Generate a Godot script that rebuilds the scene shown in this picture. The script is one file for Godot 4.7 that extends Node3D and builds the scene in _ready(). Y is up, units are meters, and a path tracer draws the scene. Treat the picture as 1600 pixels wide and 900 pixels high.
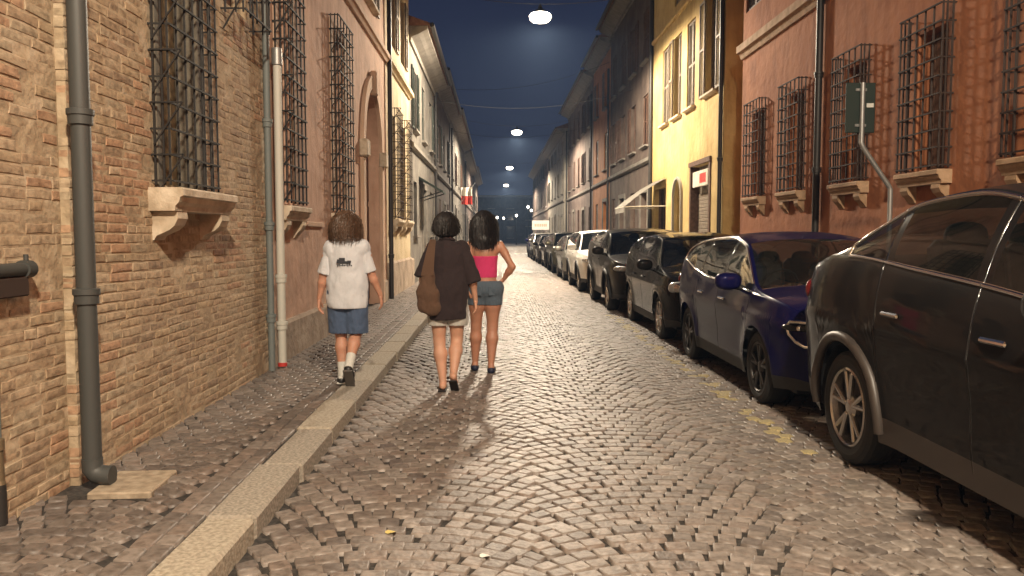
extends Node3D
# A narrow Italian street at night: x to the right, y up, the street runs towards -z.

const F := 1250.0          # focal length in pixels of the 1600 pixel wide photograph
const LEFT := -2.38        # facade line on the left
const RIGHT := 5.2         # facade line on the right
const WALK := 0.095         # pavement height

var rng := RandomNumberGenerator.new()
var taken := {}
var M := {}
var grain := FastNoiseLite.new()

# ---------------------------------------------------------------- mesh builder
class MB:
	var v := PackedVector3Array()
	var n := PackedVector3Array()
	var c := PackedColorArray()
	var u := PackedVector2Array()
	var col := Color(1, 1, 1)
	var colored := false

	func tri(a: Vector3, b: Vector3, d: Vector3, na: Vector3, nb: Vector3, nd: Vector3) -> void:
		if (d - a).cross(b - a).dot(na + nb + nd) < 0.0:
			v.append(a); v.append(d); v.append(b)
			n.append(na); n.append(nd); n.append(nb)
		else:
			v.append(a); v.append(b); v.append(d)
			n.append(na); n.append(nb); n.append(nd)
		if colored:
			c.append(col); c.append(col); c.append(col)

	func flat(a: Vector3, b: Vector3, d: Vector3, outward: Vector3) -> void:
		var m := (d - a).cross(b - a)
		if m.length_squared() < 1e-16:
			return
		m = m.normalized()
		if m.dot(outward) < 0.0:
			m = -m
		tri(a, b, d, m, m, m)

	func quad(a: Vector3, b: Vector3, d: Vector3, e: Vector3, outward: Vector3) -> void:
		flat(a, b, d, outward)
		flat(a, d, e, outward)

	func quads(a: Vector3, b: Vector3, d: Vector3, e: Vector3, na: Vector3, nb: Vector3, nd: Vector3, ne: Vector3) -> void:
		tri(a, b, d, na, nb, nd)
		tri(a, d, e, na, nd, ne)

	func box(at: Vector3, size: Vector3, turn := Basis()) -> void:
		var h := size * 0.5
		for axis in 3:
			for s in [-1.0, 1.0]:
				var o := Vector3.ZERO
				o[axis] = s
				var p := Vector3.ZERO
				p[(axis + 1) % 3] = 1.0
				var q := Vector3.ZERO
				q[(axis + 2) % 3] = 1.0
				var m := o * h
				quad(at + turn * (m - p * h - q * h), at + turn * (m + p * h - q * h), at + turn * (m + p * h + q * h), at + turn * (m - p * h + q * h), turn * o)

	# a box with chamfered edges
	func cbox(at: Vector3, size: Vector3, bev: float, turn := Basis()) -> void:
		var h := size * 0.5
		var k := h - Vector3.ONE * bev
		var sg := [-1.0, 1.0]
		for axis in 3:
			var i := (axis + 1) % 3
			var j := (axis + 2) % 3
			for s in sg:
				var pts := []
				for w in [[-1, -1], [1, -1], [1, 1], [-1, 1]]:
					var p := Vector3.ZERO
					p[axis] = s * h[axis]
					p[i] = w[0] * k[i]
					p[j] = w[1] * k[j]
					pts.append(at + turn * p)
				var o := Vector3.ZERO
				o[axis] = s
				quad(pts[0], pts[1], pts[2], pts[3], turn * o)
			for a in sg:
				for b in sg:
					var pts := []
					for w in [[0, -1], [0, 1], [1, 1], [1, -1]]:
						var p := Vector3.ZERO
						p[axis] = w[1] * k[axis]
						p[i] = a * (h[i] if w[0] == 0 else k[i])
						p[j] = b * (k[j] if w[0] == 0 else h[j])
						pts.append(at + turn * p)
					var o := Vector3.ZERO
					o[i] = a
					o[j] = b
					quad(pts[0], pts[1], pts[2], pts[3], turn * o)
		for a in sg:
			for b in sg:
				for d in sg:
					flat(at + turn * Vector3(a * h.x, b * k.y, d * k.z), at + turn * Vector3(a * k.x, b * h.y, d * k.z), at + turn * Vector3(a * k.x, b * k.y, d * h.z), turn * Vector3(a, b, d))

	# a round or square bar along a polyline; r is a number or one radius per point
	func tube(pts: Array, r, sides := 8, caps := true) -> void:
		var rings := []
		var norms := []
		var up := Vector3.UP
		for i in pts.size():
			var t: Vector3 = (pts[mini(i + 1, pts.size() - 1)] - pts[maxi(i - 1, 0)]).normalized()
			if absf(t.dot(up)) > 0.95:
				up = Vector3.RIGHT if absf(t.x) < 0.9 else Vector3.BACK
			var s := t.cross(up).normalized()
			var w := s.cross(t).normalized()
			up = w
			var rad: float = r[i] if r is Array else r
			var ring := []
			var nm := []
			for k in sides:
				var a := TAU * (k + 0.5) / sides
				var o := s * cos(a) + w * sin(a)
				ring.append(pts[i] + o * rad)
				nm.append(o)
			rings.append(ring)
			norms.append(nm)
		for i in pts.size() - 1:
			for k in sides:
				var l := (k + 1) % sides
				if sides <= 4:
					quad(rings[i][k], rings[i][l], rings[i + 1][l], rings[i + 1][k], norms[i][k] + norms[i][l])
				else:
					quads(rings[i][k], rings[i][l], rings[i + 1][l], rings[i + 1][k], norms[i][k], norms[i][l], norms[i + 1][l], norms[i + 1][k])
		if caps:
			for e in [0, pts.size() - 1]:
				var o: Vector3 = pts[0] - pts[1] if e == 0 else pts[e] - pts[e - 1]
				for k in sides:
					flat(pts[e], rings[e][k], rings[e][(k + 1) % sides], o)

	# profile of [radius, height] turned round the local y axis
	func lathe(profile: Array, sides: int, xf := Transform3D()) -> void:
		for i in profile.size() - 1:
			var p: Array = profile[i]
			var q: Array = profile[i + 1]
			var sl := Vector2(q[1] - p[1], p[0] - q[0]).normalized()
			for k in sides:
				var a := TAU * k / sides
				var b := TAU * (k + 1) / sides
				var na := xf.basis * Vector3(cos(a) * sl.x, sl.y, sin(a) * sl.x)
				var nb := xf.basis * Vector3(cos(b) * sl.x, sl.y, sin(b) * sl.x)
				quads(xf * Vector3(cos(a) * p[0], p[1], sin(a) * p[0]), xf * Vector3(cos(b) * p[0], p[1], sin(b) * p[0]), xf * Vector3(cos(b) * q[0], q[1], sin(b) * q[0]), xf * Vector3(cos(a) * q[0], q[1], sin(a) * q[0]), na, nb, nb, na)

	# an outline in the local xy plane given depth along local z (0 .. depth)
	func prism(poly: PackedVector2Array, depth: float, xf := Transform3D()) -> void:
		var ids := Geometry2D.triangulate_polygon(poly)
		var mid := Vector2.ZERO
		for p in poly:
			mid += p
		mid /= poly.size()
		for k in range(0, ids.size(), 3):
			for z in [0.0, depth]:
				var o := xf.basis.z * (-1.0 if z == 0.0 else 1.0) * signf(depth)
				flat(xf * Vector3(poly[ids[k]].x, poly[ids[k]].y, z), xf * Vector3(poly[ids[k + 1]].x, poly[ids[k + 1]].y, z), xf * Vector3(poly[ids[k + 2]].x, poly[ids[k + 2]].y, z), o)
		var cw := Geometry2D.is_polygon_clockwise(poly)
		for k in poly.size():
			var p := poly[k]
			var q := poly[(k + 1) % poly.size()]
			var e := q - p
			var o := Vector2(e.y, -e.x) * (-1.0 if cw else 1.0)
			quad(xf * Vector3(p.x, p.y, 0), xf * Vector3(q.x, q.y, 0), xf * Vector3(q.x, q.y, depth), xf * Vector3(p.x, p.y, depth), xf.basis * Vector3(o.x, o.y, 0))

	func mesh() -> ArrayMesh:
		var a := []
		a.resize(Mesh.ARRAY_MAX)
		a[Mesh.ARRAY_VERTEX] = v
		a[Mesh.ARRAY_NORMAL] = n
		if colored:
			a[Mesh.ARRAY_COLOR] = c
		if u.size() == v.size():
			a[Mesh.ARRAY_TEX_UV] = u
		var m := ArrayMesh.new()
		m.add_surface_from_arrays(Mesh.PRIMITIVE_TRIANGLES, a)
		return m

# ---------------------------------------------------------------- scene helpers
func P(x: float, y: float, d: float) -> Vector3:
	return Vector3(x, y, -d)

func numbered(called: String) -> String:
	if not taken.has(called):
		taken[called] = 0
		return called
	taken[called] += 1
	return "%s_%03d" % [called, taken[called]]

func add(called: String, mb: MB, m: Material, parent: Node, at := Vector3.ZERO) -> MeshInstance3D:
	return put(called, mb.mesh(), m, parent, at)

func put(called: String, mesh: Mesh, m: Material, parent: Node, at := Vector3.ZERO) -> MeshInstance3D:
	var o := MeshInstance3D.new()
	o.mesh = mesh
	o.material_override = m
	o.name = numbered(called) if parent == self else called
	parent.add_child(o, true)
	o.position = at
	return o

func thing(called: String, label: String, category: String, group := "", at := Vector3.ZERO) -> Node3D:
	var o := Node3D.new()
	o.name = numbered(called)
	add_child(o)
	o.position = at
	o.set_meta("label", label)
	o.set_meta("category", category)
	if group:
		o.set_meta("group", group)
	return o

func structure(called: String, mb: MB, m: Material) -> MeshInstance3D:
	var o := add(called, mb, m, self)
	o.set_meta("kind", "structure")
	return o

func rgb(r: float, g: float, b: float) -> Color:
	return Color(r, g, b).linear_to_srgb()

func mat(called: String, r: float, g: float, b: float, rough := 0.8, metal := 0.0) -> StandardMaterial3D:
	var m := StandardMaterial3D.new()
	m.resource_name = called
	m.albedo_color = rgb(r, g, b)
	m.roughness = rough
	m.metallic = metal
	M[called] = m
	return m

func noise_tex(freq: float, seed_at: int, ramp: Array, kind := FastNoiseLite.TYPE_SIMPLEX_SMOOTH, bump := 0.0, octaves := 5) -> NoiseTexture2D:
	var f := FastNoiseLite.new()
	f.noise_type = kind
	f.frequency = freq
	f.seed = seed_at
	f.fractal_octaves = octaves
	var t := NoiseTexture2D.new()
	t.width = 512
	t.height = 512
	t.seamless = true
	t.noise = f
	if bump > 0.0:
		t.as_normal_map = true
		t.bump_strength = bump
	elif ramp:
		var g := Gradient.new()
		g.offsets = PackedFloat32Array(ramp[0])
		var cs := PackedColorArray()
		for q in ramp[1]:
			cs.append(rgb(q[0], q[1], q[2]))
		g.colors = cs
		t.color_ramp = g
	return t

# plaster, stone and similar: mottled colour and fine relief, fixed to the world
func surfaced(called: String, dark: Array, mid: Array, light: Array, scale := 0.35, rough := 0.9, bump := 3.0, freq := 0.008) -> StandardMaterial3D:
	var m := mat(called, 1, 1, 1, rough)
	m.albedo_texture = noise_tex(freq, called.hash() % 1000, [[0.18, 0.5, 0.82], [dark, mid, light]])
	m.normal_enabled = true
	m.normal_texture = M_bump(bump)
	m.normal_scale = 0.45
	m.uv1_triplanar = true
	m.uv1_world_triplanar = true
	m.uv1_scale = Vector3.ONE * scale
	return m

# rain streaks and old repairs on plaster, taller than wide
var streak_tex: NoiseTexture2D
func weathered(called: String) -> void:
	if streak_tex == null:
		streak_tex = noise_tex(0.012, 77, [[0.12, 0.38, 0.62, 0.9], [[0.78, 0.75, 0.72], [0.94, 0.93, 0.92], [1, 1, 1], [1, 1, 1]]])
	var m: StandardMaterial3D = M[called]
	m.detail_enabled = true
	m.detail_blend_mode = BaseMaterial3D.BLEND_MODE_MUL
	m.detail_uv_layer = BaseMaterial3D.DETAIL_UV_2
	m.detail_albedo = streak_tex
	m.uv2_triplanar = true
	m.uv2_world_triplanar = true
	m.uv2_scale = Vector3(0.55, 0.13, 0.55)

var bumps := {}
func M_bump(b: float) -> NoiseTexture2D:
	if not bumps.has(b):
		bumps[b] = noise_tex(0.035, 7, [], FastNoiseLite.TYPE_SIMPLEX_SMOOTH, b)
	return bumps[b]

func jit(a: float) -> float:
	return rng.randf_range(-a, a)

func curve_at(pts: Array, u: float) -> float:
	# monotone cubic through [u, h] points
	var n := pts.size()
	if u <= pts[0][0]:
		return pts[0][1]
	if u >= pts[n - 1][0]:
		return pts[n - 1][1]
	var i := 0
	while u > pts[i + 1][0]:
		i += 1
	var h: float = pts[i + 1][0] - pts[i][0]
	var s := (pts[i + 1][1] - pts[i][1]) as float / h
	var m0 := s
	var m1 := s
	if i > 0:
		var sp: float = (pts[i][1] - pts[i - 1][1]) / (pts[i][0] - pts[i - 1][0])
		m0 = 0.0 if sp * s <= 0.0 else 2.0 * sp * s / (sp + s)
	if i < n - 2:
		var sn: float = (pts[i + 2][1] - pts[i + 1][1]) / (pts[i + 2][0] - pts[i + 1][0])
		m1 = 0.0 if sn * s <= 0.0 else 2.0 * sn * s / (sn + s)
	var t: float = (u - pts[i][0]) / h
	return (2 * t * t * t - 3 * t * t + 1) * pts[i][1] + (t * t * t - 2 * t * t + t) * h * m0 + (-2 * t * t * t + 3 * t * t) * pts[i + 1][1] + (t * t * t - t * t) * h * m1

# ---------------------------------------------------------------- the scene
func _ready() -> void:
	rng.seed = 20240
	grain.seed = 5
	grain.frequency = 1.0
	# camera
	var cam := Camera3D.new()
	cam.name = "camera"
	cam.fov = rad_to_deg(2.0 * atan(450.0 / F))
	cam.near = 0.05
	cam.far = 800.0
	add_child(cam)
	cam.position = Vector3(0, 1.5, 0)
	cam.rotation = Vector3(-atan(82.0 / F), -atan(25.0 / F), 0)
	cam.current = true
	# night sky
	var e := Environment.new()
	e.background_mode = Environment.BG_SKY
	var sm := ProceduralSkyMaterial.new()
	sm.sky_top_color = rgb(0.014, 0.020, 0.048)
	sm.sky_horizon_color = rgb(0.024, 0.030, 0.050)
	sm.ground_bottom_color = rgb(0.01, 0.01, 0.012)
	sm.ground_horizon_color = rgb(0.02, 0.02, 0.025)
	sm.sun_angle_max = 0.0
	e.sky = Sky.new()
	e.sky.sky_material = sm
	e.tonemap_mode = Environment.TONE_MAPPER_LINEAR
	e.tonemap_exposure = 1.12
	# thin night haze that the lamps light up
	e.fog_enabled = true
	e.fog_density = 0.0009
	e.fog_light_color = Color(0.66, 0.8, 1.0)
	e.sdfgi_enabled = true
	e.ssao_enabled = true
	e.ssil_enabled = true
	var we := WorldEnvironment.new()
	we.name = "environment"
	we.environment = e
	add_child(we)
	make_materials()
	# the row of lamps hung over the middle of the street
	var beside := ["beyond the brick house's far corner", "above the brick house and the charcoal SUV", "between the cream and the yellow house", "between the pale and the dun house", "over the crossing stripes beyond the flag", "last before the square"]
	for k in 6:
		street_lamp(-29.0 + 26.6 * k, beside[k])
	ground()
	left_side()
	right_side()
	street_end()
	cars()
	street_things()
	people()

func make_materials() -> void:
	var lamp := mat("lamp_glass", 0.9, 0.88, 0.82, 0.4)
	lamp.emission_enabled = true
	lamp.emission = Color(1.0, 0.95, 0.86)
	lamp.emission_energy_multiplier = 14.0
	mat("iron", 0.016, 0.013, 0.011, 0.8)
	mat("rust_iron", 0.035, 0.02, 0.014, 0.85)
	mat("pipe_grey", 0.055, 0.057, 0.054, 0.55, 0.1)
	mat("pipe_green", 0.14, 0.16, 0.155, 0.6)
	mat("pipe_white", 0.52, 0.5, 0.44, 0.55)
	mat("pipe_dark", 0.03, 0.027, 0.025, 0.5, 0.2)
	mat("galvanised", 0.33, 0.33, 0.32, 0.45, 0.6)
	mat("red_cap", 0.5, 0.04, 0.03, 0.5)
	mat("glass_dark", 0.04, 0.042, 0.045, 0.08)
	mat("cable", 0.03, 0.03, 0.03, 0.7)
	mat("sign_back", 0.018, 0.03, 0.024, 0.5, 0.2)
	mat("brass", 0.2, 0.15, 0.09, 0.5, 0.5)
	mat("board_white", 0.8, 0.78, 0.74, 0.6)
	mat("board_print", 0.6, 0.42, 0.3, 0.7)
	surfaced("line_yellow", [0.2, 0.165, 0.11], [0.33, 0.265, 0.125], [0.42, 0.335, 0.15], 4.0, 0.7, 5.0, 0.03)
	mat("leaf_yellow", 0.5, 0.4, 0.13, 0.7)
	mat("sticker", 0.6, 0.6, 0.55, 0.6)
	surfaced("mortar", [0.3, 0.222, 0.142], [0.405, 0.308, 0.2], [0.49, 0.39, 0.275], 0.5, 0.95, 5.0, 0.012)
	surfaced("salmon", [0.44, 0.275, 0.195], [0.53, 0.335, 0.24], [0.58, 0.38, 0.28], 0.22, 0.92, 2.5)
	surfaced("salmon_trim", [0.46, 0.32, 0.22], [0.54, 0.37, 0.265], [0.58, 0.41, 0.3], 0.3, 0.92, 2.0)
	surfaced("plinth", [0.24, 0.18, 0.135], [0.34, 0.265, 0.2], [0.42, 0.34, 0.265], 0.35, 0.95, 4.0)
	surfaced("cream", [0.42, 0.33, 0.2], [0.48, 0.385, 0.245], [0.53, 0.43, 0.285], 0.25, 0.92, 2.5)
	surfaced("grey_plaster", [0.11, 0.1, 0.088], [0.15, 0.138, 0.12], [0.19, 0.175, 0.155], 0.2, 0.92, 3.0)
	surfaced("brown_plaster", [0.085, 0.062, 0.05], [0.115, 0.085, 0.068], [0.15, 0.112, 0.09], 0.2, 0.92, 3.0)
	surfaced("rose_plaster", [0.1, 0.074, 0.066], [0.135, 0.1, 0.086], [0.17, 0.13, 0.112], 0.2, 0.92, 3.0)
	surfaced("orange", [0.32, 0.118, 0.05], [0.365, 0.14, 0.061], [0.4, 0.162, 0.074], 0.18, 0.9, 2.5)
	surfaced("bright_orange", [0.42, 0.16, 0.055], [0.5, 0.2, 0.07], [0.55, 0.24, 0.09], 0.2, 0.9, 2.5)
	surfaced("yellow", [0.44, 0.31, 0.12], [0.51, 0.365, 0.15], [0.55, 0.41, 0.185], 0.2, 0.9, 2.5)
	surfaced("stone", [0.38, 0.3, 0.21], [0.52, 0.43, 0.32], [0.62, 0.53, 0.41], 0.9, 0.85, 4.0)
	surfaced("sill_tan", [0.33, 0.21, 0.12], [0.42, 0.28, 0.17], [0.5, 0.34, 0.22], 0.9, 0.88, 3.0)
	surfaced("far_trim", [0.15, 0.135, 0.115], [0.2, 0.18, 0.155], [0.24, 0.22, 0.19], 0.5, 0.9, 2.0)
	surfaced("pale_plaster", [0.24, 0.22, 0.18], [0.3, 0.275, 0.23], [0.36, 0.33, 0.28], 0.2, 0.9, 2.0)
	surfaced("granite", [0.23, 0.2, 0.155], [0.34, 0.3, 0.24], [0.43, 0.385, 0.315], 2.2, 0.8, 5.0, 0.03)
	surfaced("granite_warm", [0.24, 0.205, 0.155], [0.335, 0.29, 0.225], [0.42, 0.37, 0.29], 2.0, 0.8, 5.0, 0.03)
	surfaced("granite_dull", [0.19, 0.165, 0.13], [0.28, 0.245, 0.2], [0.37, 0.33, 0.27], 2.4, 0.82, 5.0, 0.03)
	surfaced("paving_slab", [0.26, 0.205, 0.145], [0.35, 0.28, 0.2], [0.42, 0.34, 0.25], 1.0, 0.85, 4.0, 0.02)
	surfaced("jamb_stone", [0.10, 0.085, 0.065], [0.14, 0.12, 0.09], [0.18, 0.155, 0.12], 0.8, 0.9, 4.0)
	surfaced("joint_sand", [0.016, 0.013, 0.011], [0.03, 0.025, 0.021], [0.055, 0.046, 0.039], 1.5, 0.95, 6.0, 0.03)
	surfaced("far_road", [0.1, 0.082, 0.07], [0.155, 0.13, 0.11], [0.21, 0.175, 0.15], 1.5, 0.6, 8.0, 0.04)
	surfaced("earth", [0.05, 0.045, 0.04], [0.07, 0.06, 0.05], [0.09, 0.08, 0.07], 0.1)
	surfaced("oak_tan", [0.12, 0.085, 0.045], [0.18, 0.13, 0.07], [0.24, 0.18, 0.1], 0.9, 0.75, 3.0, 0.02)
	surfaced("door_wood", [0.06, 0.018, 0.01], [0.09, 0.028, 0.016], [0.12, 0.04, 0.022], 0.8, 0.6, 3.0, 0.02)
	surfaced("shutter_brown", [0.08, 0.04, 0.025], [0.11, 0.058, 0.036], [0.14, 0.075, 0.048], 0.8, 0.7, 3.0, 0.02)
	surfaced("shutter_grey", [0.15, 0.12, 0.085], [0.2, 0.16, 0.12], [0.24, 0.2, 0.15], 0.8, 0.7, 3.0, 0.02)
	surfaced("shutter_green", [0.03, 0.04, 0.033], [0.045, 0.055, 0.045], [0.06, 0.07, 0.058], 0.8, 0.7, 3.0, 0.02)
	surfaced("white_paint", [0.5, 0.46, 0.38], [0.6, 0.56, 0.48], [0.66, 0.62, 0.54], 0.6, 0.7, 2.0)
	surfaced("roof_tile", [0.12, 0.06, 0.04], [0.18, 0.09, 0.06], [0.22, 0.12, 0.08], 0.8, 0.9, 5.0)
	surfaced("awning_cloth", [0.12, 0.11, 0.095], [0.155, 0.142, 0.122], [0.19, 0.172, 0.15], 0.6, 0.9, 2.0)
	for q in ["salmon", "cream", "orange", "yellow", "bright_orange", "grey_plaster", "rose_plaster", "brown_plaster", "plinth"]:
		weathered(q)
	var cob := mat("cobble", 1, 1, 1, 0.52)
	cob.vertex_color_use_as_albedo = true
	stone_look(cob, 1.6)
	var bk := mat("brick", 1, 1, 1, 0.93)
	bk.vertex_color_use_as_albedo = true
	stone_look(bk, 1.3)
	for k in 6:
		var t: Array = cobble_tone(k)
		stone_look(mat("cobble_%d" % k, t[0], t[1], t[2], 0.52), 1.6)
		t = brick_tone(k)
		stone_look(mat("brick_%d" % k, t[0], t[1], t[2], 0.93), 1.3)

var mottle: NoiseTexture2D
func stone_look(m: StandardMaterial3D, scale: float) -> void:
	if mottle == null:
		mottle = noise_tex(0.02, 11, [[0.2, 0.5, 0.8], [[0.6, 0.58, 0.56], [0.85, 0.85, 0.85], [1.0, 1.0, 1.0]]])
	m.albedo_texture = mottle
	m.normal_enabled = true
	m.normal_texture = M_bump(5.0)
	m.normal_scale = 0.35
	m.uv1_triplanar = true
	m.uv1_world_triplanar = true
	m.uv1_scale = Vector3.ONE * scale

func cobble_tone(k: int) -> Array:
	return [[0.205, 0.17, 0.145], [0.24, 0.202, 0.175], [0.175, 0.145, 0.125], [0.215, 0.17, 0.142], [0.27, 0.23, 0.2], [0.145, 0.12, 0.105]][k]

func brick_tone(k: int) -> Array:
	return [[0.43, 0.318, 0.2], [0.465, 0.353, 0.235], [0.39, 0.28, 0.178], [0.445, 0.28, 0.172], [0.42, 0.33, 0.222], [0.345, 0.248, 0.162]][k]

func street_lamp(d: float, beside: String) -> void:
	var x := 1.32
	var h := 8.0
	var t := thing("street_lamp", "glowing round street lamp on a wire, " + beside, "street lamp", "lamps hung over the middle of the street", P(x, h, d))
	var mb := MB.new()
	mb.lathe([[0.0, 0.30], [0.05, 0.30], [0.07, 0.2], [0.14, 0.17], [0.2, 0.1], [0.205, 0.085]], 24)
	add("housing", mb, M.iron, t)
	mb = MB.new()
	mb.lathe([[0.2, 0.09], [0.29, 0.06], [0.33, 0.0], [0.31, -0.09], [0.24, -0.16], [0.13, -0.19], [0.0, -0.2]], 24)
	add("lamp_glass", mb, M.lamp_glass, t)
	mb = MB.new()
	var left := []
	for k in 25:
		var s := k / 24.0
		left.append(Vector3(lerpf(LEFT - x, RIGHT - x, s), 0.35 + 0.5 * pow(absf(s - 0.5) * 2.0, 2.0), 0))
	mb.tube(left, 0.009, 5)
	mb.tube([Vector3(0, 0.28, 0), Vector3(0, 0.36, 0)], 0.02, 6)
	add("suspension_wire", mb, M.cable, t)
	var l := SpotLight3D.new()
	l.name = "lamp_light"
	t.add_child(l)
	l.position = Vector3(0, -0.24, 0)
	l.rotation.x = -PI / 2
	l.light_color = Color(1.0, 0.925, 0.815)
	l.light_energy = 225.0
	l.light_size = 0.25
	l.spot_angle = 88.0
	l.spot_angle_attenuation = 0.25
	l.spot_range = 90.0
	l.spot_attenuation = 2.0
	l.shadow_enabled = true

# ---------------------------------------------------------------- ground
func rounded_stone(mb: MB, at: Vector3, hx: float, hz: float, turn: float, depth: float) -> void:
	# one paving stone: an uneven top with worn, rolled edges
	var b := Basis(Vector3.UP, turn)
	var tilt := Vector3(jit(0.02), 0, jit(0.02))
	var rings := []
	var cor := []
	for w in [[-1, -1], [1, -1], [1, 1], [-1, 1]]:
		cor.append(Vector2(w[0] * hx * (1.0 + jit(0.045)), w[1] * hz * (1.0 + jit(0.045))))
	for lv in [[1.0, -depth], [0.985, -0.009], [0.94, -0.0025], [0.82, 0.0]]:
		var ring := []
		for k in 4:
			var p: Vector2 = cor[k]
			var q: Vector2 = cor[(k + 1) % 4]
			for m in 2:
				var r: Vector2 = (p if m == 0 else (p + q) * 0.5) * lv[0]
				if m == 0:
					r *= 0.965
				ring.append(at + b * Vector3(r.x, lv[1] + r.x * tilt.z + r.y * tilt.x, r.y))
		rings.append(ring)
	var top := at + Vector3(0, 0.001, 0)
	var un := (b * Vector3(-tilt.z, 1, -tilt.x)).normalized()
	for i in 3:
		for k in 8:
			var l := (k + 1) % 8
			var na := normal_out(rings, i, k, at, un)
			var nb := normal_out(rings, i, l, at, un)
			var nc := normal_out(rings, i + 1, l, at, un)
			var nd := normal_out(rings, i + 1, k, at, un)
			mb.quads(rings[i][k], rings[i][l], rings[i + 1][l], rings[i + 1][k], na, nb, nc, nd)
	for k in 8:
		mb.tri(top, rings[3][k], rings[3][(k + 1) % 8], un, un, un)

func normal_out(rings: Array, i: int, k: int, at: Vector3, un: Vector3) -> Vector3:
	var o: Vector3 = rings[i][k] - at
	o.y = 0
	o = o.normalized()
	var w: float = [0.05, 0.6, 2.2, 14.0][i]
	return (o + un * w).normalized()

func stone_spots(x0: float, x1: float, d0: float, d1: float, period: float, pitch: float) -> Array:
	# segmental arcs: columns of stacked curved rows
	var out := []
	var R := period * 0.78
	var nc := int(ceil((x1 - x0) / period))
	for cidx in nc:
		var xc := x0 + (cidx + 0.5) * period
		var amax := asin(0.5 * period / R)
		var rows := int((d1 - d0) / pitch) + 14
		var shift := rng.randf() * pitch
		for r in rows:
			var dz := d0 + r * pitch + shift - 8 * pitch + grain.get_noise_2d(cidx * 7.0, r * 0.11) * 0.05
			var n := int(round(2.0 * amax * R / pitch))
			for s in n:
				var a := -amax + 2.0 * amax * (s + 0.5 + (0.5 if r % 2 else 0.0)) / n
				if a > amax:
					continue
				a += jit(0.012)
				var x := xc + R * sin(a)
				var d := dz + R * (cos(a) - cos(amax)) + jit(0.006)
				if x < x0 + 0.03 or x > x1 - 0.03 or d < d0 or d > d1:
					continue
				var w := R * 2.0 * amax / n
				out.append([x, d, (w - 0.012 + jit(0.012)) * 0.5, (pitch * cos(a) - 0.012 + jit(0.009)) * 0.5, -a + jit(0.05)])
	return out

func pave(parent: Node, spots: Array, y: float, tones: Array, seen: Callable, called: String, many: String) -> void:
	spots.sort_custom(func(p, q): return p[1] < q[1])
	var rest := MB.new()
	rest.colored = true
	var shapes := []
	for k in 8:
		var sm := MB.new()
		rounded_stone(sm, Vector3.ZERO, 0.0515, 0.05, 0.0, 0.05)
		shapes.append(sm.mesh())
	var count := 0
	for s in spots:
		var c: int = tones[rng.randi() % tones.size()]
		var yy := y + jit(0.003)
		if count < 300 and seen.call(s[0], s[1]):
			count += 1
			var o := put(called, shapes[rng.randi() % 8], M["cobble_%d" % c], parent)
			o.transform = Transform3D(Basis(Vector3.UP, s[4]) * Basis.from_scale(Vector3(s[2] / 0.0515, 1, s[3] / 0.05)), P(s[0], yy, s[1]))
			continue
		var t := cobble_tone(c)
		var k := 1.0 + jit(0.12)
		rest.col = Color(t[0] * k, t[1] * k, t[2] * k)
		rounded_stone(rest, P(s[0], yy, s[1]), s[2], s[3], s[4], 0.05)
	var o := add(many, rest, M.cobble, parent)
	o.set_meta("kind", "stuff")

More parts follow.
